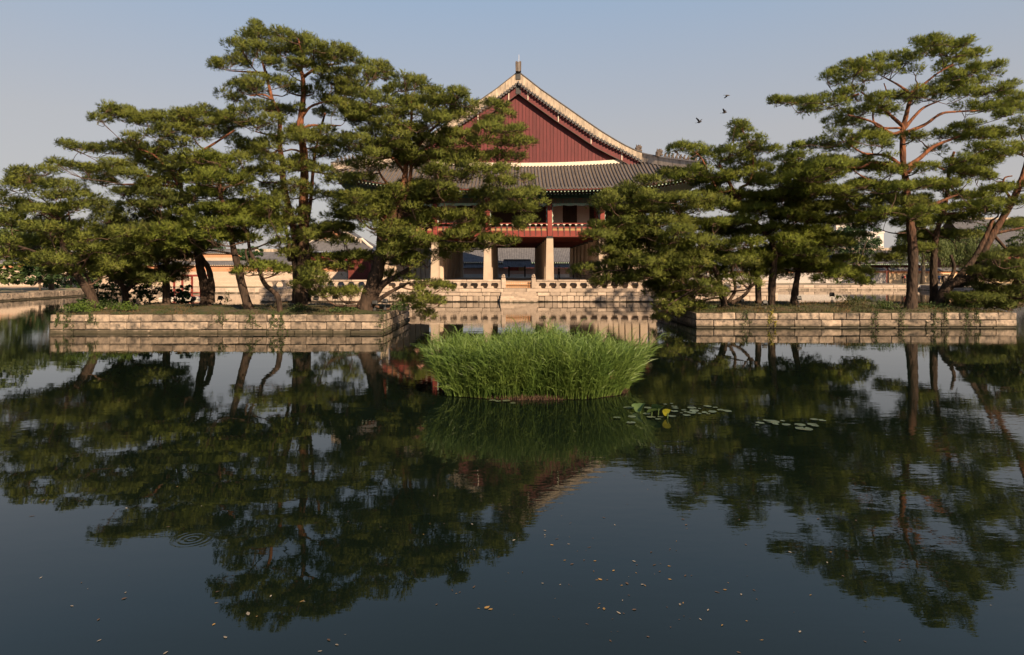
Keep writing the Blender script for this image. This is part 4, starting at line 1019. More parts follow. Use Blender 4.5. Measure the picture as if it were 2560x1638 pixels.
pine('leaning pine at the left end of the left island', (249, 771, 37.2),
     [(ST('B', (870, 1300), (760, 1130), (660, 990), (570, 820), (535, 660), (520, 540), (470, 420)), .26, .08), (ST('B', (660, 990), (500, 880, -.5), (300, 800, -1), (120, 740, -1)), .12, .04), (ST('B', (840, 1240), (790, 1080, 1), (720, 960, 1.5), (640, 860, 1.5)), .13, .06),
      (ST('B', (535, 660), (605, 560), (600, 450)), .09, .03), (ST('B', (520, 540), (400, 450), (250, 350)), .10, .03)],
     PD('B', (250, 130, 130, 55), (180, 160, 70, 40), (420, 110, 90, 50), (120, 260, 140, 60), (330, 220, 170, 60), (560, 250, 150, 65), (700, 340, 140, 60), (90, 400, 140, 60), (-60, 330, 120, 60), (330, 470, 190, 65), (620, 450, 150, 70), (100, 540, 130, 50), (-40, 560, 120, 60),
        (300, 610, 180, 55), (80, 730, 130, 60), (330, 740, 190, 70), (600, 740, 190, 75), (800, 790, 170, 60), (250, 850, 170, 50), (500, 860, 180, 55), (740, 870, 150, 55), (-60, 740, 120, 60), (60, 840, 110, 50), (450, 560, 130, 55), (700, 600, 120, 60), (760, 690, 120, 50), (480, 350, 130, 50)), 101, 1.5, 0, fill=((0, 520, 330, 690, 9), (60, 640, 330, 705, 6)))
pine('low forked dark pine near the left end of the left island', (314, 757, 41.5),
     [(ST('B', (1100, 1245), (1095, 1170), (1060, 1090), (980, 1040), (930, 980)), .24, .08), (ST('B', (1095, 1160), (1180, 1085), (1300, 1040), (1430, 1010)), .15, .05), (ST('B', (1060, 1090), (1080, 950), (1100, 800), (1090, 680)), .14, .06)],
     PD('B', (980, 930, 150, 55), (1100, 880, 160, 60), (1200, 800, 220, 60), (1050, 700, 190, 60), (1250, 610, 140, 60), (1050, 1010, 100, 40), (1200, 1030, 130, 40), (1350, 1020, 150, 35), (1480, 990, 120, 40), (1560, 960, 90, 35), (930, 800, 150, 60), (900, 640, 150, 60), (1120, 560, 130, 50), (1250, 720, 130, 50), (1330, 830, 150, 50), (860, 960, 120, 50)), 102, 1.2, 2, fill=((240, 620, 470, 715, 14),))
pine('straight dark pine trunk in the middle of the left island', (415, 757, 41.8),
     [(ST('B', (1458, 1250), (1455, 1050), (1450, 930), (1470, 760), (1500, 600), (1480, 430), (1420, 300)), .26, .09), (ST('B', (1470, 760), (1620, 690), (1720, 660)), .1, .04)],
     PD('B', (1440, 850, 170, 60), (1370, 900, 120, 50), (1560, 720, 180, 65), (1650, 780, 140, 60), (1400, 700, 150, 60), (1350, 640, 140, 50), (1250, 500, 180, 60), (1400, 420, 170, 50), (1200, 420, 160, 55), (1090, 310, 130, 50), (1250, 300, 160, 45), (1430, 310, 150, 45), (1560, 350, 150, 50), (1500, 560, 150, 55), (1300, 760, 120, 50), (1000, 470, 140, 55), (860, 400, 130, 50), (920, 540, 140, 55), (1540, 870, 120, 45)), 103, 1.6, 2, fill=((300, 430, 600, 640, 12),))
pine('twin-stemmed pine with long branches sweeping to the left', (519, 760, 41.5),
     [(ST('B', (1800, 1262), (1790, 1100), (1755, 960), (1742, 880), (1710, 720), (1670, 580), (1620, 400), (1585, 240), (1560, 120)), .34, .10), (ST('B', (1850, 1250), (1850, 1080), (1825, 950), (1775, 870), (1742, 800)), .24, .12),
      (ST('B', (1585, 240), (1430, 225), (1250, 215), (1060, 215)), .13, .05), (ST('B', (1585, 230), (1350, 160), (1180, 110), (1000, 60)), .12, .04), (ST('B', (1600, 300), (1500, 120), (1350, -40), (1200, -100)), .12, .04), (ST('A', (1560, 1370), (1700, 1230), (1900, 1100), (2050, 1000)), .12, .05)],
     PD('A', (880, 910, 65, 25), (960, 800, 35, 30), (1000, 870, 110, 50), (1120, 900, 150, 70), (1300, 930, 170, 75), (1480, 910, 150, 75), (1600, 880, 110, 55), (1720, 870, 100, 55), (1800, 830, 75, 45), (570, 1130, 60, 18), (680, 1160, 90, 28), (800, 1170, 110, 40), (960, 1180, 130, 55), (1130, 1150, 140, 65), (1290, 1190, 140, 55), (1150, 1070, 100, 35), (1400, 1060, 140, 50),
        (500, 1295, 45, 30), (600, 1320, 80, 38), (740, 1350, 110, 50), (900, 1380, 140, 55), (1030, 1320, 150, 60), (1250, 1290, 130, 55), (1180, 1400, 170, 50), (1400, 1350, 130, 50), (1500, 1010, 170, 50), (1650, 960, 130, 50), (1900, 890, 120, 40), (1800, 950, 140, 45), (1750, 1050, 130, 40), (2000, 950, 130, 40), (1950, 1050, 120, 40), (1480, 1150, 110, 45), (1600, 1120, 100, 40), (870, 1450, 140, 45), (1300, 1480, 160, 50), (1480, 1450, 120, 45), (1600, 1300, 100, 45)), 104, 1.5, 0, fill=((330, 380, 640, 520, 9),))
pine('bright green pine with orange leaning trunk left of the tall pine', (626, 772, 37.4),
     [(ST('B', (2190, 1305), (2120, 1100), (2075, 900), (2040, 760), (2010, 600), (1965, 420), (1925, 290), (1925, 150), (1920, 40)), .27, .07), (ST('B', (2060, 830), (1940, 805), (1800, 800), (1650, 905)), .08, .03), (ST('B', (1965, 400), (2060, 470), (2130, 560), (2180, 650)), .09, .04), (ST('B', (1930, 280), (2020, 220), (2130, 190)), .08, .03)],
     PD('A', (1750, 1230, 150, 55), (1900, 1280, 140, 60), (1740, 1340, 110, 60), (1990, 1350, 110, 50), (1700, 1450, 150, 45), (1930, 1450, 180, 50), (2090, 1430, 110, 45), (1840, 1390, 130, 45)) +
     PD('B', (1900, 450, 200, 50), (2060, 500, 150, 60), (1620, 480, 170, 45), (2150, 570, 130, 55), (1860, 640, 130, 55), (1500, 620, 170, 50), (1700, 690, 170, 60), (2130, 700, 110, 45), (1760, 540, 150, 50), (2200, 480, 110, 50), (2260, 590, 100, 50), (1950, 560, 140, 50), (1330, 700, 140, 55), (1800, 770, 130, 45), (1700, 300, 150, 45), (1850, 330, 130, 40), (2200, 310, 120, 45), (2300, 380, 110, 45), (1580, 780, 140, 50), (2040, 640, 120, 45)), 105, 1.4, 1)
pine('slim crooked pine leaning left close to the wall of the left island', (701, 783, 36.2),
     [(ST('D', (705, 1195), (685, 1070), (640, 1010), (580, 960), (540, 890), (510, 780), (450, 690), (430, 620), (420, 540), (390, 470), (350, 430)), .17, .06), (ST('D', (510, 785), (430, 750), (400, 680), (405, 640)), .08, .05), (ST('D', (440, 650), (560, 600), (680, 540)), .06, .02)],
     PD('D', (180, 320, 150, 55), (420, 350, 130, 55), (330, 540, 150, 50), (470, 570, 80, 45), (120, 560, 130, 60), (590, 440, 130, 60), (680, 520, 90, 50), (80, 290, 110, 45), (560, 330, 120, 60), (470, 800, 90, 30), (570, 810, 150, 40), (680, 830, 110, 40), (380, 850, 70, 25), (620, 260, 110, 60), (250, 430, 130, 50), (60, 450, 120, 55), (700, 610, 80, 40)), 106, 1.1, 1)
pine('tallest pine of the left island with several orange trunks', (750, 761, 41.0),
     [(ST('D', (880, 1120), (885, 900), (905, 700), (910, 500), (905, 300), (910, 150), (915, -60), (905, -230), (872, -400), (882, -500), (900, -640), (905, -780), (890, -900), (830, -970), (780, -1010)), .44, .09), (ST('D', (840, 1110, .3), (850, 900, .3), (832, 700, .4), (830, 520, .5), (770, 250, .5), (728, 50, .6), (722, -100, .6), (700, -250, .7), (700, -400, .7), (690, -560, .7), (640, -650, .7), (610, -760, .7), (575, -900, .7), (545, -1000, .7)), .30, .07),
      (ST('D', (945, 1100, .8), (945, 900, .8), (950, 700, 1), (930, 500, 1.2), (970, 200, 1.4), (1000, -150, 1.5), (1060, -420, 1.6), (1095, -550, 1.6)), .22, .06), (ST('C', (910, 530), (1000, 470), (1100, 430), (1230, 420)), .12, .04), (ST('C', (885, 900), (960, 800), (1060, 760), (1160, 740)), .11, .04), (ST('C', (870, 1000), (960, 960), (1100, 960), (1230, 960)), .10, .04), (ST('C', (880, 480), (900, 380), (880, 280), (860, 200)), .12, .04),
      (ST('C', (640, 740), (560, 690), (440, 700)), .09, .03), (ST('C', (580, 500), (420, 490), (250, 480)), .09, .03), (ST('C', (700, 1050), (600, 1040), (480, 1010)), .1, .03), (ST('D', (790, 750), (780, 600), (755, 480), (740, 300)), .14, .08)],
     PD('C', (490, 100, 40, 40), (500, 140, 55, 35), (400, 170, 70, 55), (470, 200, 100, 50), (600, 190, 100, 50), (680, 160, 70, 45), (760, 190, 80, 55), (850, 220, 90, 50), (920, 210, 70, 55), (310, 260, 100, 35), (370, 300, 110, 50), (500, 290, 120, 55), (700, 290, 130, 55), (860, 300, 120, 55), (1000, 270, 100, 55), (1100, 290, 100, 55), (1200, 310, 90, 45), (1290, 310, 60, 40), (1340, 350, 85, 30),
        (400, 350, 110, 40), (590, 330, 110, 50), (780, 340, 120, 50), (1000, 370, 140, 55), (1180, 370, 120, 50), (1320, 390, 90, 35), (140, 430, 45, 40), (180, 440, 60, 45), (290, 420, 110, 45), (370, 430, 60, 30), (560, 420, 90, 40), (640, 400, 80, 40), (770, 480, 80, 35), (900, 430, 110, 40), (1020, 460, 110, 45), (1130, 430, 100, 40),
        (340, 640, 130, 45), (220, 690, 75, 45), (420, 600, 110, 45), (490, 680, 90, 45), (500, 560, 80, 35), (720, 600, 110, 50), (780, 660, 90, 45), (620, 570, 80, 35), (330, 730, 100, 30), (1130, 500, 100, 40), (1250, 520, 110, 40), (1400, 560, 130, 40), (1150, 590, 150, 40), (1330, 620, 140, 40), (1000, 660, 120, 45), (1230, 700, 140, 55), (1400, 690, 110, 40), (1560, 450, 80, 40), (1480, 430, 70, 30), (1640, 480, 55, 50), (1560, 530, 120, 40), (1650, 540, 50, 40), (1450, 500, 100, 40),
        (550, 800, 120, 50), (700, 850, 120, 50), (400, 840, 130, 45), (820, 820, 80, 40), (280, 890, 120, 45), (470, 970, 150, 50), (620, 920, 110, 50), (800, 1040, 110, 45), (930, 1060, 110, 45), (1090, 1020, 90, 45), (420, 1140, 160, 50), (600, 1130, 130, 50), (630, 1270, 110, 50), (430, 1390, 120, 60), (850, 1270, 80, 50), (800, 1330, 70, 50), (1200, 780, 110, 50), (1060, 860, 80, 40), (1300, 800, 110, 50), (330, 1260, 110, 55), (520, 1230, 120, 50), (560, 1380, 120, 55), (1080, 740, 90, 35), (1270, 880, 100, 45), (1100, 1120, 120, 45)) +
     PD('D', (760, 180, 110, 50), (850, 330, 120, 55), (700, 230, 110, 50), (900, 110, 110, 45), (640, 100, 110, 50), (900, 400, 100, 40)), 107, 1.9, 0, .45, fill=((640, 330, 860, 620, 20), (740, 380, 890, 560, 7), (650, 560, 840, 640, 5)))
pine('broad pine with massive leaning dark trunk at the right end of the left island', (911, 771, 37.6),
     [(ST('D', (1430, 1160), (1500, 980), (1555, 810), (1585, 640), (1600, 480), (1690, 340), (1740, 180), (1790, 20), (1800, -80)), .50, .14), (ST('D', (1480, 1140), (1590, 960), (1720, 880), (1850, 800, -.4)), .27, .10), (ST('D', (1500, 1130), (1620, 1045), (1735, 980), (1850, 940, -1.0), (1960, 1060, -1.6)), .17, .04),
      (ST('D', (1590, 560), (1720, 440), (1760, 300), (1830, 60), (1850, -100)), .22, .09), (ST('D', (1590, 620), (1480, 690), (1350, 700)), .06, .03), (ST('D', (1700, 520), (1880, 530, -.6), (2020, 440, -.8), (2200, 430, -1)), .13, .05), (ST('D', (1880, 530, -.6), (2100, 565, -1.2), (2380, 580, -1.6)), .08, .03), (ST('D', (1740, 180), (1600, 20), (1560, -60)), .11, .04), (ST('C', (1790, 1380), (1700, 1250), (1600, 1250), (1500, 1290)), .1, .04),
      (ST('C', (1830, 1300), (1950, 1080), (2100, 930), (2200, 840)), .13, .04), (ST('C', (1800, 1350), (1820, 1100), (1850, 900), (1850, 720)), .14, .05), (ST('C', (1860, 1230), (2000, 1200), (2160, 1180), (2330, 1160)), .12, .04)],
     PD('C', (1790, 560, 80, 50), (1890, 580, 80, 50), (1980, 620, 55, 30), (1830, 640, 100, 50), (1720, 650, 90, 55), (1620, 690, 90, 45), (1950, 700, 90, 45), (2080, 690, 70, 45), (2240, 690, 50, 40), (2300, 700, 45, 28), (1500, 740, 130, 55), (1640, 780, 110, 60), (1850, 760, 120, 55), (2050, 780, 120, 55), (2180, 760, 90, 50), (1400, 830, 110, 55), (1700, 860, 120, 55), (1900, 850, 120, 60), (1330, 900, 110, 45), (1480, 930, 130, 55), (1650, 960, 130, 55), (2050, 930, 120, 60),
        (1250, 1090, 130, 50), (1400, 1110, 140, 50), (1560, 1140, 140, 55), (1270, 1180, 110, 50), (1450, 1200, 120, 45), (1850, 1000, 130, 55), (1700, 1060, 130, 50), (1080, 1370, 110, 50), (1230, 1430, 140, 50), (1400, 1430, 130, 50), (1480, 1340, 100, 45), (1950, 1250, 130, 50), (1820, 1280, 110, 45), (2080, 1350, 130, 55), (2200, 1150, 120, 55)) +
     PD('H', (430, 330, 65, 40), (330, 400, 110, 45), (520, 400, 90, 45), (500, 480, 120, 55), (700, 400, 55, 35), (770, 420, 40, 18), (800, 480, 55, 22), (700, 540, 90, 40), (880, 590, 75, 35), (780, 620, 110, 45), (930, 690, 70, 40), (820, 700, 110, 45), (600, 700, 140, 60), (650, 600, 120, 50), (880, 800, 85, 35), (720, 800, 120, 50), (500, 800, 140, 60), (300, 800, 140, 55), (100, 830, 120, 50), (600, 920, 150, 55), (790, 900, 120, 45), (930, 965, 70, 18), (400, 960, 150, 55), (1010, 1080, 75, 50), (850, 1090, 130, 55), (650, 1080, 140, 60), (1050, 1150, 60, 35), (880, 1180, 140, 50),
        (700, 1190, 130, 50), (300, 1240, 150, 55), (500, 1250, 140, 55), (960, 1290, 90, 40), (880, 1330, 40, 20), (620, 1310, 130, 50), (450, 1390, 140, 45), (690, 1420, 130, 45), (840, 1435, 60, 22), (200, 1430, 140, 45), (560, 1480, 140, 40), (200, 1080, 130, 50), (750, 990, 130, 50), (380, 640, 130, 60), (230, 700, 120, 55)) +
     PD('D', (1300, 280, 140, 45), (1430, 380, 110, 45), (1550, 330, 110, 50), (1700, 150, 130, 50), (1950, 230, 140, 55), (1980, 370, 140, 50), (1850, 560, 120, 45), (2000, 590, 150, 50), (1700, 680, 140, 50), (2050, 700, 110, 45), (1330, 720, 180, 50), (1150, 730, 130, 45), (1500, 740, 120, 45), (1250, 800, 160, 45), (1700, 760, 120, 50), (1880, 730, 130, 45), (1640, 880, 90, 50), (1780, 900, 90, 50), (1200, 1030, 150, 38), (1080, 1040, 100, 35), (1000, 960, 140, 50), (950, 860, 130, 50), (880, 980, 90, 50), (1050, 800, 120, 45), (1340, 1020, 80, 25),
        (2000, 955, 120, 30), (2130, 980, 70, 20), (1780, 1080, 100, 45), (1960, 1080, 130, 45), (2090, 1110, 85, 32), (1930, 1170, 65, 35), (2000, 1230, 55, 20), (1840, 1120, 80, 40), (1900, 1010, 80, 25)), 108, 1.4, 0, .4, -.4, fill=((880, 260, 1130, 560, 30), (930, 330, 1190, 520, 16), (960, 560, 1180, 660, 10), (830, 420, 1000, 650, 12)))
# right island
pine('low spreading pine reaching left over the water from the right island', (1813, 761, 41.5),
     [(ST('E', (1080, 1325), (1055, 1240), (980, 1160), (860, 1120), (760, 1080), (650, 1020)), .26, .09), (ST('E', (1120, 1315), (1200, 1270), (1255, 1200), (1240, 1100)), .15, .06), (ST('E', (1060, 1250), (1020, 1100), (900, 900), (800, 750), (720, 600)), .20, .07), (ST('E', (980, 1160), (880, 1210, -1), (780, 1270, -2), (690, 1330, -3)), .1, .04), (ST('E', (650, 1020), (480, 980, -.5), (300, 960, -.8)), .09, .03), (ST('E', (760, 1080), (500, 1090, -1), (250, 1090, -1.4)), .09, .03), (ST('E', (1100, 1310), (1150, 1220), (1130, 1100), (1140, 1050)), .12, .06), (ST('E', (800, 750), (620, 690), (450, 680)), .1, .03)],
     PD('E', (50, 1110, 45, 18), (100, 1090, 70, 30), (200, 1080, 90, 35), (320, 1060, 120, 45), (250, 970, 100, 38), (400, 1010, 130, 50), (180, 850, 55, 20), (260, 840, 90, 38), (400, 860, 130, 55), (190, 790, 45, 20), (200, 660, 50, 18), (270, 670, 80, 28), (360, 690, 100, 40), (310, 600, 80, 35), (450, 560, 100, 45), (340, 560, 55, 20), (430, 610, 110, 45), (600, 480, 70, 45), (700, 430, 110, 40), (600, 640, 150, 45), (760, 620, 130, 45), (500, 700, 140, 50), (700, 700, 130, 50), (880, 660, 130, 50), (400, 760, 130, 50),
        (620, 770, 150, 50), (880, 780, 120, 38), (550, 860, 140, 50), (760, 880, 130, 50), (500, 950, 150, 50), (700, 960, 140, 50), (350, 930, 130, 45), (450, 1060, 140, 50), (650, 1060, 140, 50), (800, 1090, 130, 38), (550, 1130, 140, 50), (750, 1140, 130, 45), (400, 1160, 110, 35), (300, 1160, 110, 30), (650, 1210, 90, 50), (190, 1185, 55, 16), (860, 1270, 120, 50), (700, 1290, 130, 45), (800, 1340, 130, 38), (680, 1370, 100, 45), (640, 1430, 45, 18), (780, 1390, 80, 35), (600, 1330, 60, 35), (940, 1200, 100, 45), (860, 1000, 120, 45), (930, 890, 120, 45), (520, 480, 60, 30)), 201, 1.3, 0, .5, -.6, fill=((1500, 480, 1800, 720, 22), (1480, 540, 1720, 700, 10), (1640, 620, 1900, 750, 16)))
pine('upright pine with a loose pointed top on the right island', (1929, 765, 42.5),
     [(ST('E', (1402, 1338), (1402, 1200), (1418, 1000), (1400, 880), (1290, 770), (1200, 720), (1170, 620), (1125, 520), (1080, 430), (1040, 360)), .27, .08), (ST('E', (1310, 1315), (1306, 1200), (1290, 1060), (1260, 930), (1220, 800)), .22, .10), (ST('E', (1130, 530), (1050, 550), (980, 450), (925, 330), (880, 280)), .09, .04), (ST('E', (1200, 720), (1180, 540), (1240, 490), (1270, 400), (1260, 250), (1190, 110)), .12, .03), (ST('E', (1400, 900), (1500, 800), (1600, 740)), .1, .04), (ST('E', (1400, 1000), (1550, 980), (1680, 1040)), .08, .03)],
     PD('E', (735, 262, 35, 16), (790, 255, 60, 25), (870, 265, 80, 38), (1000, 280, 90, 40), (1110, 290, 90, 42), (940, 320, 90, 35), (1050, 370, 130, 50), (1190, 340, 100, 50), (1300, 380, 120, 55), (1180, 430, 110, 45), (900, 410, 90, 40), (800, 460, 110, 35), (950, 490, 120, 32), (1300, 480, 130, 50), (1430, 430, 110, 50), (1450, 500, 110, 32), (1100, 570, 130, 42), (1250, 600, 120, 50), (1050, 660, 130, 50), (1300, 680, 130, 50), (1420, 720, 90, 45), (1200, 760, 130, 42), (1080, 840, 110, 42), (1300, 840, 140, 50), (1400, 900, 130, 50), (1550, 760, 130, 50), (1650, 740, 100, 45), (1580, 670, 110, 45), (1200, 910, 130, 45),
        (1050, 930, 110, 42), (1600, 850, 120, 50), (1550, 930, 130, 42), (1150, 1020, 110, 32), (1280, 1010, 120, 34), (1430, 1030, 120, 34), (1120, 1150, 110, 35), (1270, 1120, 110, 40), (1460, 820, 110, 45), (1360, 590, 110, 45), (1150, 95, 40, 16), (1205, 100, 35, 20), (1150, 160, 35, 22), (1230, 150, 50, 28), (1180, 190, 40, 20), (1280, 190, 60, 32), (1230, 240, 50, 26), (1320, 240, 60, 32), (1410, 265, 45, 18), (1310, 290, 80, 32), (1450, 590, 110, 40), (1000, 560, 110, 40)), 202, 1.3, 1, .5, fill=((1750, 430, 2050, 660, 24), (1850, 420, 2080, 560, 8), (1780, 560, 2020, 690, 12)))
pine('small flat-topped pine with leaning trunk in the middle of the right island', (1985, 760, 44.0),
     [(ST('G', (305, 1168), (320, 1050), (335, 950), (348, 870), (350, 800)), .27, .14), (ST('G', (345, 880), (480, 870), (620, 880), (800, 920)), .09, .03), (ST('G', (345, 880), (220, 850), (100, 830)), .08, .03)],
     PD('G', (100, 820, 130, 50), (330, 830, 170, 50), (560, 850, 160, 45), (720, 910, 120, 35), (860, 945, 90, 25), (250, 920, 110, 35), (600, 930, 120, 40), (450, 790, 140, 40), (0, 850, 110, 45), (960, 975, 50, 14), (200, 780, 120, 38), (680, 850, 110, 35)), 203, 1.1, 1, .6)
pine('tall umbrella-shaped pine dominating the right island', (2277, 776, 40.0),
     [(ST('G', (1370, 1215), (1385, 1050), (1395, 850), (1390, 650), (1372, 450), (1348, 250), (1330, 50), (1308, -80), (1300, -280), (1302, -420), (1330, -540), (1360, -660), (1400, -740), (1440, -840)), .36, .08), (ST('F', (1300, 980), (1200, 1000), (1080, 920), (960, 870), (800, 830)), .13, .04), (ST('F', (1310, 940), (1220, 860), (1150, 800), (1000, 680), (920, 620)), .13, .04), (ST('F', (1310, 960), (1420, 830), (1500, 760), (1640, 700)), .13, .04), (ST('F', (1330, 990), (1500, 920), (1650, 820), (1800, 800), (2000, 790)), .13, .04),
      (ST('F', (1360, 640), (1480, 560), (1620, 450), (1760, 370)), .11, .03), (ST('F', (1270, 1280), (1150, 1200), (950, 1180), (800, 1090)), .13, .04), (ST('F', (1280, 1310), (1050, 1265), (900, 1310), (700, 1290), (560, 1280)), .13, .04), (ST('F', (1330, 1310), (1450, 1230), (1580, 1120), (1750, 1050), (1900, 1000)), .17, .05), (ST('F', (1350, 1360), (1440, 1270), (1560, 1280), (1680, 1330)), .12, .05), (ST('F', (1350, 620), (1250, 550), (1100, 470)), .1, .03), (ST('F', (1280, 950), (1060, 930), (1040, 760), (1150, 650), (1130, 540)), .08, .03), (ST('F', (900, 640), (700, 700), (500, 720), (250, 720)), .07, .02), (ST('F', (1310, 1440), (1150, 1470), (950, 1400), (850, 1330)), .1, .03),
      (ST('G', (1380, 330), (1560, 270), (1700, 210), (1800, 170)), .15, .06)],
     PD('F', (1595, 145, 30, 22), (1440, 185, 60, 25), (1540, 200, 90, 40), (1640, 175, 55, 25), (1700, 215, 90, 38), (1800, 200, 70, 25), (1870, 185, 35, 14), (1640, 270, 120, 35), (1820, 280, 90, 25), (1930, 275, 70, 25), (2000, 280, 40, 18), (1500, 290, 80, 42), (1880, 330, 90, 25), (1170, 305, 70, 28), (1270, 300, 45, 24), (1040, 335, 70, 32), (1150, 365, 110, 45), (1340, 350, 110, 50), (920, 380, 70, 32), (780, 385, 70, 25), (980, 425, 120, 45), (690, 440, 60, 30), (610, 490, 50, 20), (800, 470, 100, 45), (950, 510, 100, 45), (720, 540, 60, 32), (1400, 440, 90, 35), (1200, 440, 110, 42), (1740, 380, 110, 42), (1650, 420, 80, 28),
        (1950, 410, 70, 32), (2070, 405, 60, 22), (2160, 388, 45, 14), (1890, 475, 110, 35), (2120, 468, 70, 18), (1780, 480, 90, 35), (1690, 560, 130, 35), (1990, 540, 100, 42), (1840, 560, 110, 38), (150, 712, 35, 10), (230, 722, 55, 16), (330, 728, 70, 22), (440, 720, 80, 26), (550, 705, 90, 32), (660, 690, 90, 42), (770, 650, 90, 42), (860, 620, 80, 32), (420, 795, 38, 18), (520, 780, 50, 22), (680, 745, 100, 32), (900, 700, 90, 30), (1080, 690, 110, 35), (1210, 660, 110, 26), (1110, 760, 100, 35), (1350, 690, 120, 50), (1190, 800, 100, 50), (1470, 690, 110, 42),
        (1400, 630, 90, 35), (1600, 630, 130, 42), (1750, 640, 110, 35), (1900, 640, 110, 42), (2060, 640, 120, 42), (2190, 600, 90, 35), (2300, 570, 70, 34), (2240, 650, 90, 32), (790, 830, 110, 42), (930, 810, 100, 38), (680, 890, 90, 32), (830, 910, 110, 42), (690, 960, 70, 25), (700, 1010, 90, 32), (850, 1030, 110, 42), (1000, 980, 80, 32), (1060, 1040, 75, 42), (450, 1110, 110, 32), (340, 1130, 40, 18), (560, 1080, 90, 32), (650, 1120, 110, 42), (240, 1240, 110, 24), (390, 1230, 120, 48), (550, 1260, 140, 48), (350, 1320, 110, 42), (700, 1250, 90, 35), (640, 1410, 110, 48), (700, 1340, 80, 32), (430, 1390, 100, 45), (1300, 1040, 75, 24), (1440, 1050, 120, 34),
        (1640, 1020, 120, 34), (1790, 970, 120, 42), (1900, 930, 100, 34), (1960, 1010, 100, 34), (2100, 990, 110, 34), (2230, 1020, 70, 32), (1880, 760, 120, 42), (2040, 790, 120, 42), (2180, 750, 120, 50), (2310, 770, 80, 50), (2230, 830, 100, 34), (2350, 690, 50, 50), (1850, 1250, 140, 34), (2040, 1230, 120, 34), (2190, 1190, 110, 34), (1740, 1280, 80, 34), (1600, 1150, 80, 25), (1120, 1120, 70, 30), (1180, 1220, 60, 25), (1080, 1330, 90, 30), (950, 1240, 60, 22), (1200, 1370, 70, 25)) + [(*q, -2.2) for q in PD('G', (900, 100, 120, 36), (1080, 115, 110, 34), (1280, 120, 130, 36), (1480, 90, 130, 32), (1650, 95, 110, 30), (1130, 350, 120, 34), (1330, 345, 130, 38), (1500, 335, 120, 34), (1690, 310, 120, 32), (1880, 290, 120, 36), (700, 150, 110, 34), (1010, 380, 90, 28), (1420, 400, 110, 30), (2050, 270, 120, 36))], 204, 1.9, 1, .4, fill=((2150, 330, 2500, 470, 10), (2020, 330, 2220, 450, 9), (1980, 420, 2200, 500, 10)))
pine('slim dark pine close behind the tall umbrella pine', (2337, 752, 44.0),
     [(ST('G', (1592, 1140), (1582, 950), (1585, 750), (1605, 550), (1650, 380), (1692, 240), (1712, 80), (1725, -80), (1770, -220)), .28, .08), (ST('G', (1600, 560), (1500, 480), (1430, 470)), .08, .03), (ST('G', (1660, 350), (1900, 330), (2150, 320)), .1, .03), (ST('G', (1340, 520, -3), (1200, 520, -3), (1080, 480, -3)), .06, .02), (ST('G', (1600, 540), (1750, 590), (1800, 700)), .05, .02)],
     PD('G', (900, 100, 130, 42), (1080, 120, 120, 38), (1290, 120, 140, 40), (1500, 90, 150, 35), (1690, 100, 130, 35), (420, 160, 140, 42), (600, 180, 120, 40), (800, 200, 130, 42), (620, 290, 120, 38), (900, 350, 120, 42), (1130, 350, 130, 36), (1330, 350, 130, 42), (1500, 340, 130, 38), (1690, 310, 130, 35), (1890, 290, 130, 42), (2090, 260, 130, 42), (2290, 270, 110, 50), (1700, 400, 130, 35), (1490, 440, 120, 38), (1890, 400, 130, 40), (700, 400, 130, 40), (1200, 210, 120, 36), (1450, 210, 120, 34), (1800, 180, 110, 34), (540, 440, 120, 42), (950, 470, 110, 36), (480, 620, 120, 36), (720, 620, 120, 32)), 205, 1.7, 0, .6, .8, fill=((1950, 470, 2330, 650, 34), (1960, 540, 2240, 690, 14), (2250, 480, 2560, 600, 10)))
pine('crooked pine lying low then rising out of the frame at right', (2352, 762, 42.5),
     [(ST('G', (1640, 1170), (1680, 1060), (1740, 985), (1850, 965), (1960, 900), (2020, 770), (2070, 620), (2190, 420), (2310, 210), (2390, 20), (2440, -150)), .42, .16), (ST('G', (1760, 985), (1870, 860), (1960, 740), (2050, 570), (2120, 400)), .26, .12), (ST('G', (2110, 530), (2260, 500), (2407, 470)), .12, .06), (ST('G', (2130, 540), (2220, 640), (2300, 740), (2400, 830)), .12, .05), (ST('G', (2290, 210), (2220, 100), (2230, 20), (2300, 0)), .09, .04), (ST('G', (2300, 740), (2250, 830), (2180, 830)), .05, .02), (ST('G', (1720, 960), (1770, 850), (1740, 720)), .14, .09)],
     PD('G', (2150, 130, 130, 36), (2060, 190, 110, 34), (2340, 110, 110, 40), (2420, 250, 110, 50), (2480, 100, 120, 60)) + PD('F', (2380, 900, 80, 50), (2400, 1150, 80, 60), (2340, 1180, 60, 40), (2450, 1000, 90, 60), (1960, 1370, 80, 24), (2090, 1410, 50, 20), (1900, 1400, 45, 18), (2420, 700, 80, 60), (2480, 820, 80, 60)), 206, 1.2, 1, .5)
pine('low bushy pine hanging to the ground at the right end of the right island', (2500, 768, 41.5),
     [(ST('G', (2260, 1190), (2290, 1080), (2340, 950), (2380, 800), (2440, 650)), .22, .08), (ST('G', (2290, 1080), (2180, 1000), (2060, 950)), .09, .03), (ST('G', (2340, 950), (2220, 860), (2120, 780)), .09, .03)],
     PD('G', (2140, 760, 120, 42), (2290, 720, 120, 42), (2360, 850, 120, 50), (2190, 890, 130, 48), (2090, 950, 110, 40), (2290, 960, 120, 48), (2370, 1050, 110, 50), (2140, 1040, 120, 40), (2250, 1100, 120, 42), (2040, 1160, 110, 32), (2240, 1190, 130, 40), (1910, 1140, 110, 36), (2360, 1170, 110, 45), (2390, 700, 100, 50), (2010, 870, 90, 32), (1990, 1020, 80, 30), (2480, 950, 120, 60), (2450, 1100, 110, 60)), 207, 1.3, 2, .6, fill=((2400, 640, 2560, 770, 10),))
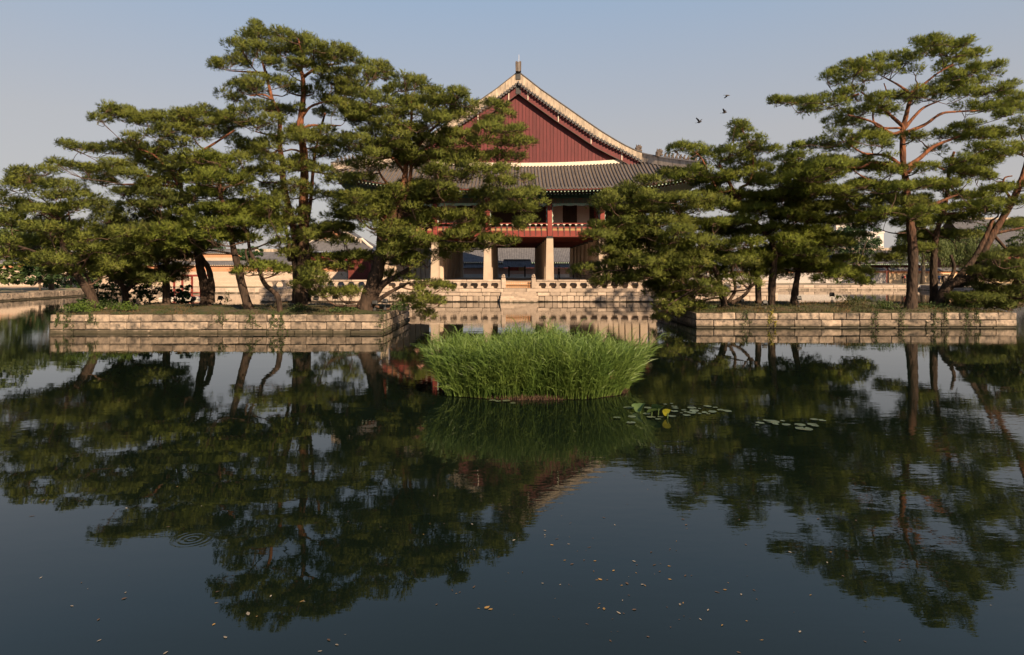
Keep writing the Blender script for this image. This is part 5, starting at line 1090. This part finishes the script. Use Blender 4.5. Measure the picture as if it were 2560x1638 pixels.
# ------------------------------------------------------------------ plants on the islands
def leaf_quads(p, size, rg, up=.8):
    k = len(p); nrm = unit(rg.normal(size=(k, 3)) + np.array([0, -.3, up])); a = unit(np.cross(nrm, rg.normal(size=(k, 3)))); b = np.cross(nrm, a); s = size * rg.uniform(.6, 1.3, k)[:, None]
    return np.stack([p - a * s, p - b * s * .55, p + a * s, p + b * s * .55], 1)
def vine(px, Y, zt, length, wid, label, seed, mat=VINE):
    rg = np.random.default_rng(seed); x = (px - CX) * Y / FPX; o = empty('climbing_vine', (x, Y - .03, zt), label, 'vine', 'vines on the island walls')
    k = 4; m = MB(); P_ = []
    for i in range(k):
        x0 = x + rg.normal(0, wid * .4); pts = [(x0, Y - .04, zt + .05)]
        for j in range(1, 6): pts.append((x0 + rg.normal(0, .05) * j, Y - .05, zt + .05 - length * rg.uniform(.8, 1.0) * j / 5))
        m.tube(pts, .008, 4)
        for j in range(6):
            q = np.array(pts[j]); P_.append(q + np.stack([rg.normal(0, wid * .3, 8), -np.abs(rg.normal(0, .04, 8)), rg.normal(0, .08, 8)], 1))
    m.build('stem', BARKG, o)
    V = leaf_quads(np.concatenate(P_), .04, rg, .2) - np.array([x, Y - .03, zt]); link_mesh('foliage', tri_mesh('foliage', V, mat, 4), o)
for i, (px, ln, wd, wh) in enumerate(((147, .7, .12, 'at the left end of the left island wall'), (171, .9, .2, 'second from the left end of the left island wall'), (229, .6, .16, 'low on the left third of the left island wall'), (551, .6, .14, 'on the left island wall below the leaning orange trunk'),
        (630, .8, .22, 'on the left island wall below the slim crooked pine'), (683, .9, .12, 'on the left island wall left of the tall pine'), (705, 1.0, .1, 'narrow, on the left island wall below the tall pine'), (955, 1.0, .25, 'at the right corner of the left island wall'))):
    vine(px, LY0, LZ, ln, wd, 'ivy hanging ' + wh if 'narrow' not in wh else 'ivy hanging ' + wh, 300 + i)
for i, (px, ln, wd, wh, mt) in enumerate(((1863, .8, .14, 'near the left end of the right island wall', VINE), (1929, .8, .12, 'yellowing, left of the middle of the right island wall', VINEY), (2186, .9, .2, 'on the right island wall left of the tall trunk', VINE), (2251, .9, .3, 'broad, on the right island wall below the tall trunk', VINE),
        (2335, .9, .14, 'on the right island wall below the slim dark pine', VINE), (2363, .8, .25, 'wide, on the right island wall below the crooked pine', VINE), (2416, .9, .16, 'on the right island wall, second from its right end', VINE), (2440, .7, .12, 'on the right island wall nearest its right end', VINE))):
    vine(px, RY0, RZ, ln, wd, 'ivy hanging ' + wh, 320 + i, mt)
def herb(px, py, D, r, h, label, seed, mat=HERB, n=260):
    rg = np.random.default_rng(seed); c = P(px, py, D); o = empty('leafy_plant', c, label, 'plant', 'low plants on the islands'); m = MB()
    for i in range(7):
        an = rg.uniform(0, 6.28); m.tube([c, c + np.array([math.cos(an) * r * .5, math.sin(an) * r * .5, h * .8])], [.012, .006], 4)
    m.build('stem', HERB, o)
    d = unit(rg.normal(size=(n, 3))); d[:, 2] = np.abs(d[:, 2]); p = c + d * rg.uniform(.4, 1, n)[:, None] * np.array([r, r, h])
    link_mesh('foliage', tri_mesh('foliage', leaf_quads(p, .055, rg) - c, mat, 4), o)
herb(185, 776, 36.0, .7, .45, 'bright low plant at the left end of the left island', 341)
herb(215, 778, 36.0, .8, .7, 'bright leafy shrub beside the leaning pine trunk', 342, n=500)
herb(270, 772, 37.0, .7, .6, 'green weeds right of the leaning pine trunk', 343, VINE, 400)
herb(312, 774, 36.6, .7, .5, 'yellow-green low plant below the low forked pine', 344, n=350)
herb(745, 778, 36.6, .6, .5, 'leafy plant at the foot of the tall pine', 345, VINE, 350)
herb(568, 757, 42.6, .3, .9, 'thin tall weed right of the twin-stemmed pine', 346, VINE, 90)
herb(860, 778, 36.4, .9, .3, 'creeping plants left of the massive leaning trunk', 347, VINE, 400)
herb(1000, 775, 37.0, .6, .6, 'dark leafy plants at the right corner of the left island', 348, VINE, 400)
herb(1760, 772, 40.0, .9, .4, 'creeping plants at the left corner of the right island', 349, VINE, 450)
herb(2130, 762, 42.0, 1.0, .7, 'tall weeds left of the tall umbrella pine', 350, GRASS, 450)
herb(2210, 770, 40.4, .9, .6, 'green weeds against the tall umbrella pine trunk', 351, VINE, 450)
herb(2330, 772, 40.3, 1.1, .45, 'weeds below the slim dark pine', 352, VINE, 450)
herb(2420, 768, 41.0, .9, .5, 'weeds below the crooked pine', 353, VINE, 400)
# small floodlights set among the trunks
def floodlight(px, py, D, label, tall=.0, ang=0.0):
    c = P(px, py, D); o = empty('floodlight', c, label, 'lamp', 'garden floodlights on the islands')
    h = .16 + tall
    MB().tube([c - (0, 0, .15), c + (0, 0, h)], .025, 6).taper(c[0], c[1], c[2] - .1, c[2] + .03, .16, .16, .12, .12).build('stand', IRON, o)
    hd = MB().chamfer(-.15, .15, -.1, .1, -.11, .13, .025).box(-.17, -.151, -.03, .03, -.2, .05).box(.151, .17, -.03, .03, -.2, .05)
    q = hd.build('lamp_head', IRON, None); q.parent = o; q.location = (0, 0, h + .18); q.rotation_euler = (math.radians(-25), 0, ang)
    g_ = MB().box(-.12, .12, .101, .108, -.08, .10).mesh('lamp_glass', FARGL); link_mesh('lamp_glass', g_, q)
for px, py, D, lb, tl in ((551, 758, 42.4, 'black floodlight right of the twin-stemmed pine', 0), (484, 760, 41.8, 'black floodlight left of the twin-stemmed pine', 0), (790, 764, 40.2, 'large black floodlight right of the tall pine', .1), (838, 762, 40.4, 'black floodlight on a thin stand before the massive trunk', .15), (937, 772, 37.2, 'black floodlight just right of the massive leaning trunk', 0), (963, 770, 37.4, 'black floodlight at the right corner of the left island', .05),
        (1855, 766, 42.0, 'small black floodlight near the low spreading pine', 0), (1912, 770, 41.0, 'small black floodlight left of the upright pine', 0), (1997, 766, 41.8, 'black floodlight on a stand by the small flat-topped pine', .2), (2080, 752, 45.5, 'black floodlight standing alone on the grass of the right island', .1)):
    floodlight(px, py, D, lb, tl, R.uniform(-.5, .5))

# ------------------------------------------------------------------ the reed bed in the water
RC = np.array([(1337 - CX) * 18.6 / FPX, 18.75, 0]); RRX, RRY = 2.82, 1.3
rg = np.random.default_rng(55)
rd = empty('reed_bed', RC, 'dense oval bed of bright green reeds growing in the pond', 'reeds', kind='stuff')
n = 6800
an = rg.uniform(0, 6.283, n); rr = np.sqrt(rg.random(n)); bx_, by_ = rr * np.sign(np.cos(an)) * np.abs(np.cos(an)) ** .7, rr * np.sign(np.sin(an)) * np.abs(np.sin(an)) ** .8
shape = 1 + .05 * np.sin(an * 5 + 1) + .04 * np.sin(an * 9)
base = RC + np.stack([bx_ * RRX * .93 * shape, by_ * RRY * shape, np.full(n, .02)], 1)
hgt = rg.uniform(.9, 1.5, n) * (1 - .14 * np.abs(bx_) ** 8) * (1 + .08 * np.sin(base[:, 0] * 2.1) + .07 * np.sin(base[:, 0] * 5.3 + 2) + .06 * np.sin(base[:, 0] * 11 + base[:, 1] * 7))
hgt[rg.random(n) < .035] *= 1.25
lean = np.stack([bx_ * np.abs(bx_) ** 4 * .55 + rg.normal(.03, .13, n), by_ * np.abs(by_) * .5 + rg.normal(0, .12, n), np.ones(n)], 1)
tip = base + lean * hgt[:, None]
def blade(b, d0, d1, L, wdt):
    """curved leaf as three faces: base, bend, tip"""
    s = unit(np.cross(d0, rg.normal(size=d0.shape))) * (wdt[:, None] / 2)
    mid = b + d0 * (L * .5)[:, None]; t = mid + d1 * (L * .5)[:, None]
    q = np.stack([b - s * .6, b + s * .6, mid + s, mid - s], 1); tr_ = np.stack([mid - s, mid + s, t, t], 1); return np.concatenate([q, tr_])
Q = []
dS = unit(tip - base); sS = unit(np.cross(dS, rg.normal(size=dS.shape))) * .009
Q.append(np.stack([base - sS, base + sS, tip + sS * .4, tip - sS * .4], 1))
for k in range(7):
    f = rg.uniform(.05, 1.0, n); b = base + (tip - base) * f[:, None]; a2 = rg.uniform(0, 6.283, n)
    rad = np.stack([np.cos(a2), np.sin(a2), 0 * a2], 1); rad[:, 0] += .9 * np.sign(bx_) * np.abs(bx_) ** 4; rad[:, 1] -= .35 * (by_ < -.6)
    d0 = unit(dS * rg.uniform(.8, 1.7, n)[:, None] + rad * .5); d1 = unit(d0 * .7 + rad * .6 - np.array([0, 0, .32]) * rg.random(n)[:, None])
    Q.append(blade(b, d0, d1, rg.uniform(.28, .58, n), rg.uniform(.011, .024, n)))
V = np.concatenate(Q) - RC
link_mesh('reed_foliage', tri_mesh('reed_foliage', V, REEDM, 4), rd)['kind'] = 'stuff'
n2 = 2600; a2 = rg.uniform(0, 6.283, n2); b = RC + np.stack([np.cos(a2) * RRX * .93 * rg.uniform(.9, 1.03, n2), np.sin(a2) * RRY * rg.uniform(.93, 1.03, n2), np.full(n2, -.02)], 1)
t = b + np.stack([rg.normal(0, .05, n2), rg.normal(0, .05, n2), rg.uniform(.04, .2, n2)], 1); s = np.stack([rg.uniform(.006, .02, n2), rg.normal(0, .01, n2), 0 * a2], 1)
link_mesh('dead_stubble', tri_mesh('dead_stubble', np.stack([b - s, b + s, t], 1) - RC, STRAW), rd)['kind'] = 'stuff'
ring = [(RC[0] + math.cos(a) * RRX * .88, RC[1] + math.sin(a) * RRY * .90) for a in np.linspace(0, 6.283, 49)[:-1]]
MB().add([(x, y, -.2) for x, y in ring] + [(RC[0] + (x - RC[0]) * .97, RC[1] + (y - RC[1]) * .97, .07) for x, y in ring], [(i, (i + 1) % 48, (i + 1) % 48 + 48, i + 48) for i in range(48)] + [tuple(range(48, 96))]).build('root_mat', STRAW, rd)
for px, py, D in ((1043, 878, 18.3), (1052, 918, 17.8), (1526, 944, 17.7), (1100, 880, 18.0)):
    c = P(px, py, D); m = MB(); V = []
    for i in range(60):
        d = unit(rg.normal(size=3) + np.array([0, 0, .6])); s = unit(np.cross(d, rg.normal(size=3))) * .008; V.append([c - s, c + s, c + d * rg.uniform(.06, .16)])
    link_mesh('reed_plume', tri_mesh('reed_plume', np.array(V) - RC, PLUME), rd)

# ------------------------------------------------------------------ lily pads, lotus leaves, floating leaves
def pad_mesh(seed, wav=.03):
    rg = np.random.default_rng(seed); k = 22; gap = rg.uniform(.25, .5); v = [(0, 0, .006)]
    for i in range(k):
        a = gap / 2 + (2 * math.pi - gap) * i / (k - 1); r = 1 + wav * math.sin(a * 3 + seed) + .015 * rg.normal(); v.append((r * math.cos(a), r * math.sin(a), .02 + .03 * math.sin(a * 4 + seed)))
    return MB().add(v, [(0, i, i + 1) for i in range(1, k)]).mesh('lily_pad', LILY)
PADM = [pad_mesh(i) for i in range(6)]
def water_at(px, py): D = HC * FPX / (py - HZ); return (px - CX) * D / FPX, D
ZI = (1500, 960, 3.4386); ZK = (980, 780, 3.343)
pads_ = [(ZI, 240, 206, 46), (ZI, 480, 190, 44), (ZI, 560, 180, 20), (ZI, 615, 175, 16), (ZI, 640, 196, 30), (ZI, 650, 212, 30), (ZI, 640, 240, 36), (ZI, 790, 212, 44), (ZI, 720, 228, 24), (ZI, 735, 244, 20), (ZI, 810, 236, 46), (ZI, 790, 254, 44), (ZI, 745, 272, 40), (ZI, 855, 258, 20), (ZI, 900, 250, 30), (ZI, 965, 245, 42), (ZI, 925, 195, 40), (ZI, 990, 206, 24), (ZI, 930, 262, 20),
         (ZI, 1035, 230, 32), (ZI, 1095, 236, 42), (ZI, 855, 216, 16), (ZI, 700, 255, 16), (ZI, 145, 296, 36), (ZI, 275, 284, 40), (ZI, 265, 336, 44), (ZI, 400, 262, 36), (ZI, 440, 292, 44), (ZI, 520, 285, 30), (ZI, 620, 282, 42), (ZI, 500, 308, 30), (ZI, 410, 212, 36),
         (ZI, 1375, 338, 42), (ZI, 1350, 358, 20), (ZI, 1480, 330, 72), (ZI, 1510, 352, 30), (ZI, 1570, 320, 22), (ZI, 1600, 354, 40), (ZI, 1420, 318, 24), (ZI, 1840, 312, 40), (ZI, 1910, 316, 36), (ZI, 1720, 356, 52), (ZI, 1825, 354, 50), (ZI, 1850, 368, 34), (ZI, 1755, 388, 80), (ZK, 840, 742, 34), (ZK, 885, 750, 30), (ZK, 955, 748, 38), (ZK, 1010, 764, 28)]
for i, (zv, x, y, hw) in enumerate(pads_):
    px, py = zv[0] + x / zv[2], zv[1] + y / zv[2]; X, Y = water_at(px, py); r = .85 * hw / zv[2] * Y / FPX
    lb = 'flat green lily pad floating in front of the reed bed' if zv is ZK else ('flat green lily pad in the cluster right of the reeds' if x < 1200 else ('flat lily pad in the small far group right of the reeds' if x < 1650 else 'broad lily pad in the rightmost small group'))
    o = link_mesh('lily_pad', PADM[i % 6], None, (X, Y, .012 + .004 * (i % 4))); o.scale = (r, r * 1.05, .5 * r); o.rotation_euler = (R.uniform(-.03, .03), R.uniform(-.03, .03), R.uniform(0, 6.28))
    tag(o, lb, 'lily pad', 'lily pads before the reeds' if zv is ZK else ('lily pads right of the reeds' if x < 1200 else ('far group of lily pads' if x < 1650 else 'rightmost lily pads')))
def lotus(px, py, r, h, label, mat, tilt, rz, curl=.5):
    X, Y = water_at(px, py); o = empty('lotus_leaf', (X, Y, 0), label, 'plant'); m = MB(); k = 20
    MB().tube([(X, Y, -.1), (X + .02, Y, h)], .012, 6).build('stalk', LILYG, o)
    v = [(0, 0, 0)]
    for ring_ in (.5, 1.0):
        for i in range(k):
            a = 2 * math.pi * i / k; v.append((ring_ * r * math.cos(a), ring_ * r * math.sin(a), curl * r * ring_ ** 2 * (abs(math.cos(a)) ** 2) + .04 * r * math.sin(5 * a) * ring_))
    F = [(0, 1 + i, 1 + (i + 1) % k) for i in range(k)] + [(1 + i, 1 + k + i, 1 + k + (i + 1) % k, 1 + (i + 1) % k) for i in range(k)]
    q = link_mesh('leaf_blade', MB().add(v, F).mesh('leaf_blade', mat, smooth=True), o, (.02, 0, h)); q.rotation_euler = (tilt, .2, rz)
lotus(1668, 1046, .11, .13, 'bright yellow curled lotus leaf standing above the lily pads', LILYY, -1.0, .5, .8)
lotus(1645, 1038, .17, .16, 'green lotus leaf just left of the yellow one', LILYG, -.6, .3)
lotus(1628, 1040, .15, .10, 'low green lotus leaf among the pads beside the reeds', LILYG, -.4, 1.2)
lotus(1600, 1034, .16, .14, 'dull green lotus leaf nearest the reed bed', LILYG, -.7, 2.2)
lotus(1590, 1026, .12, .10, 'small lotus leaf close to the right end of the reeds', LILYG, -.5, 2.8)

def leaf_mesh(seed, mat):
    rg = np.random.default_rng(seed); k = 10; L = 1; W = rg.uniform(.28, .5); up, dn = [], []
    for i in range(k + 1):
        t = i / k; w_ = W * math.sin(math.pi * t ** .8) * (1 + .15 * rg.normal()); z = .12 * math.sin(t * 3 + seed) + .1
        up.append((t * 2 - 1, w_, z + .1 * abs(w_))); dn.append((t * 2 - 1, -w_, z + .1 * abs(w_)))
    mid = [(q[0], 0, q[2] - .1 * abs(q[1])) for q in up]
    return MB().grid([up, mid, dn]).mesh('floating_leaf', mat)
LM = {'brown': [leaf_mesh(i, LEAFB) for i in range(4)], 'pale': [leaf_mesh(i + 5, LEAFP) for i in range(4)], 'yellow': [leaf_mesh(i + 9, LEAFY) for i in range(3)]}
spots = [(1218, 1519, .09, 'yellow'), (1226, 1524, .06, 'yellow'), (1196, 1522, .04, 'yellow'), (1185, 1468, .07, 'brown'), (1500, 1449, .07, 'yellow'), (1492, 1451, .05, 'yellow'), (1487, 1403, .05, 'yellow'), (1534, 1427, .05, 'yellow'), (1567, 1459, .07, 'brown'), (1606, 1462, .05, 'pale'), (1510, 1523, .06, 'yellow'), (1547, 1533, .07, 'pale'), (1585, 1525, .06, 'brown'), (1700, 1512, .06, 'pale'), (1708, 1508, .04, 'yellow'), (1793, 1481, .07, 'brown'), (1812, 1475, .05, 'yellow'), (1853, 1487, .05, 'pale'),
         (1770, 1526, .05, 'pale'), (1751, 1549, .05, 'pale'), (1805, 1564, .05, 'yellow'), (2000, 1580, .05, 'pale'), (1847, 1632, .05, 'brown'), (1905, 1601, .04, 'yellow'), (1673, 1416, .05, 'yellow'), (1675, 1449, .05, 'yellow'), (1713, 1440, .06, 'brown'), (1636, 1413, .07, 'brown'), (1628, 1381, .05, 'brown'), (1430, 1411, .06, 'brown'), (1585, 1404, .06, 'pale'), (1473, 1369, .06, 'brown'), (1362, 1327, .05, 'pale'), (1362, 1338, .05, 'pale'), (1380, 1363, .06, 'yellow'), (1392, 1348, .06, 'brown'), (1285, 1351, .06, 'pale'), (1180, 1311, .06, 'pale'), (1510, 1295, .06, 'brown'), (1537, 1313, .05, 'pale'), (1708, 1299, .07, 'brown'), (1715, 1313, .06, 'brown'), (1848, 1300, .05, 'brown'),
         (102, 1445, .05, 'pale'), (311, 1497, .07, 'brown'), (314, 1482, .04, 'pale'), (180, 1516, .05, 'pale'), (248, 1602, .05, 'pale'), (246, 1550, .05, 'brown'), (544, 1480, .06, 'brown'), (541, 1508, .05, 'yellow'), (534, 1562, .05, 'yellow'), (563, 1594, .06, 'pale'), (755, 1504, .07, 'yellow'), (620, 1535, .10, 'pale'), (414, 1633, .06, 'pale'), (822, 1601, .06, 'brown'), (842, 1613, .05, 'pale'), (107, 1252, .09, 'brown'), (80, 1291, .09, 'brown'), (316, 1271, .06, 'pale'), (420, 1318, .06, 'brown'), (677, 1491, .05, 'pale'), (800, 1629, .05, 'pale'), (2045, 1298, .06, 'brown'), (2140, 1302, .06, 'brown'), (1975, 1381, .06, 'pale'), (2068, 1407, .06, 'pale'), (1864, 1362, .05, 'brown')]
for k in range(120):                                   # the rest lie scattered with the drift
    if R.random() < .55: px, py = R.gauss(1560, 230), R.gauss(1400, 120)
    else: px, py = R.uniform(60, 2500), R.uniform(1090, 1625)
    if not (1060 < py < 1632 and 20 < px < 2540): continue
    spots.append((px, py, R.uniform(.015, .045), R.choice(['brown', 'brown', 'brown', 'pale', 'yellow'])))
for i, (px, py, s, kd) in enumerate(spots):
    X, Y = water_at(px, py); o = link_mesh('floating_leaf', LM[kd][i % len(LM[kd])], None, (X, Y, .004)); s *= .44; o.scale = (s, s, s * .35); o.rotation_euler = (0, 0, R.uniform(0, 6.28))
    lb = {'brown': 'small curled brown leaf drifting on the open water', 'pale': 'small pale leaf drifting on the open water', 'yellow': 'small yellow leaf drifting on the open water'}[kd]
    tag(o, lb, 'leaf', kd + ' leaves adrift on the pond')

# ------------------------------------------------------------------ people and birds
def skin_part(name, verts, edges, rad, mat, parent, loc=(0, 0, 0)):
    me = bpy.data.meshes.new(name); me.from_pydata(verts, edges, []); me.materials.append(mat); o = link_mesh(name, me, parent, loc)
    o.modifiers.new('Skin', 'SKIN'); sd = me.skin_vertices[0].data
    for i, r_ in enumerate(rad): sd[i].radius = (r_, r_) if not hasattr(r_, '__len__') else r_
    sd[0].use_root = True
    o.modifiers.new('Subdivision', 'SUBSURF').levels = 1; o.modifiers['Subdivision'].render_levels = 1
    return o
def person(loc, h, face, label, top, legs, seed, arm=0.0):
    k = h / 1.72; rg = np.random.default_rng(seed); o = empty('person', loc, label, 'person'); o.rotation_euler = (0, 0, face); o.scale = (k, k, k)
    st_ = rg.uniform(.04, .16)
    v = [(0, 0, .95), (0, 0, 1.12), (0, 0, 1.38), (0, 0, 1.48), (0, -.01, 1.56), (0, -.02, 1.66), (.09, 0, .90), (.10, -st_, .50), (.10, -st_ * .6, .07), (.10, -st_ * .6 - .14, .03), (-.09, 0, .90), (-.10, st_, .50), (-.10, st_ * 1.2, .07), (-.10, st_ * 1.2 - .14, .03),
         (.19, 0, 1.39), (.25, .02, 1.12), (.22, -.10 - arm, .92 + arm * .8), (.21, -.16 - arm, .86 + arm), (-.19, 0, 1.39), (-.25, .02, 1.12), (-.22, -.10 - arm, .92 + arm * .8), (-.21, -.16 - arm, .86 + arm), (0, -.11, 1.60)]
    e = [(0, 1), (1, 2), (2, 3), (3, 4), (4, 5), (0, 6), (6, 7), (7, 8), (8, 9), (0, 10), (10, 11), (11, 12), (12, 13), (2, 14), (14, 15), (15, 16), (16, 17), (2, 18), (18, 19), (19, 20), (20, 21), (4, 22)]
    r_ = [.12, .115, .13, .05, .085, .085, .075, .055, .04, .04, .075, .055, .04, .04, .055, .042, .034, .035, .055, .042, .034, .035, .02]
    skin_part('body', v, e, r_, SKIN, o)
    sv_ = [(0, 0, .90), (0, 0, 1.12), (0, 0, 1.38), (0, 0, 1.45), v[14], v[15], v[18], v[19]]; skin_part('shirt', sv_, [(0, 1), (1, 2), (2, 3), (2, 4), (4, 5), (2, 6), (6, 7)], [.15, .14, .155, .08, .075, .06, .075, .06], top, o)
    tv = [(0, 0, .96), v[6], v[7], v[8], v[10], v[11], v[12]]; skin_part('trousers', tv, [(0, 1), (1, 2), (2, 3), (0, 4), (4, 5), (5, 6)], [.135, .095, .075, .06, .095, .075, .06], legs, o)
    skin_part('hair', [(0, .03, 1.58), (0, .01, 1.68), (0, -.03, 1.73)], [(0, 1), (1, 2)], [.085, .1, .07], HAIR, o)
    return o
CL = {n_: M('cloth_' + n_, c, tuple(q * .85 for q in c), 6, .9) for n_, c in (('black', (.02, .02, .024)), ('navy', (.03, .045, .10)), ('white', (.6, .56, .5)), ('red', (.42, .04, .05)), ('grey', (.16, .15, .15)), ('blue', (.08, .16, .32)), ('pink', (.5, .12, .2)), ('tan', (.35, .24, .14)))}
person((6.45, 88.0, 2.1), 1.75, 1.45, 'person in dark clothes standing sideways between the pavilion columns', CL['black'], CL['black'], 1, .12)
person((8.25, 86.0, 2.1), 1.7, 2.2, 'person in dark trousers half hidden by the pine beside the right column', CL['grey'], CL['black'], 2, .2)
vis = [(2257, 'black', 'tan', 'leftmost visitor by the dark doorway, in black top'), (2262, 'red', 'black', 'visitor in red top beside the leftmost one in black'), (2308, 'navy', 'navy', 'visitor in navy standing alone right of the tall pine trunk'), (2348, 'blue', 'navy', 'visitor in blue right of the slim dark pine trunk'), (2356, 'black', 'black', 'visitor all in black next to the one in blue'), (2366, 'white', 'grey', 'visitor in white top and grey trousers near the crooked pine'), (2371, 'tan', 'navy', 'visitor in tan top close to the crooked pine'), (2398, 'red', 'white', 'visitor in red top just above the crooked trunk'), (2471, 'pink', 'grey', 'visitor in pink at the far right above the low pine')]
for i, (px, a_, b_, lb) in enumerate(vis):
    D = 113.0 + (i % 3) * .8; person(((px - CX) * D / FPX, D, GZ), 1.62 + .03 * (i % 5), R.uniform(-2.5, 2.5), lb, CL[a_], CL[b_], 10 + i, .05 * (i % 3))
def bird(px, py, D, ang, flap, label, s=1.0):
    c = P(px, py, D); o = empty('bird', c, label, 'bird', 'birds flying over the pond'); o.rotation_euler = (0, 0, ang); o.scale = (s, s, s)
    link_mesh('body', MB().tube([(-.26, 0, .0), (-.18, 0, .01), (-.05, 0, 0), (.08, 0, .01), (.16, 0, .03), (.22, 0, .03), (.27, 0, .015)], [.01, .04, .075, .07, .045, .045, .008], 8).add([(-.2, -.02, 0), (-.42, -.08, 0), (-.42, .08, 0), (-.2, .02, 0.01)], [(0, 1, 2, 3)]).mesh('body', BIRDM, smooth=True), o)
    for sg in (-1, 1):
        v = [(.08, 0, .02), (.12, sg * .2, .02 + flap * .2), (.02, sg * .46, .02 + flap * .38), (-.08, sg * .4, .02 + flap * .33), (-.09, sg * .18, .015 + flap * .18), (-.08, 0, .015)]
        link_mesh('wing', MB().add(v + [(a, b, z + .012) for a, b, z in v], [(0, 1, 4, 5), (1, 2, 3, 4), (6, 11, 10, 7), (7, 10, 9, 8), (0, 6, 7, 1), (1, 7, 8, 2), (2, 8, 9, 3)]).mesh('wing', BIRDM), o)
bird(1818, 239, 62, .3, -.5, 'uppermost dark bird above the roof end'); bird(1811, 282, 60, -.6, .8, 'dark bird below the uppermost one', .95)
bird(1748, 306, 58, -.9, .9, 'lowest dark bird nearest the pavilion roof'); bird(1925, 260, 64, .1, .3, 'small dark bird beside the tip of the umbrella pine', .8)
print('needle triangles', N_TRI[0], 'objects', len(bpy.data.objects))
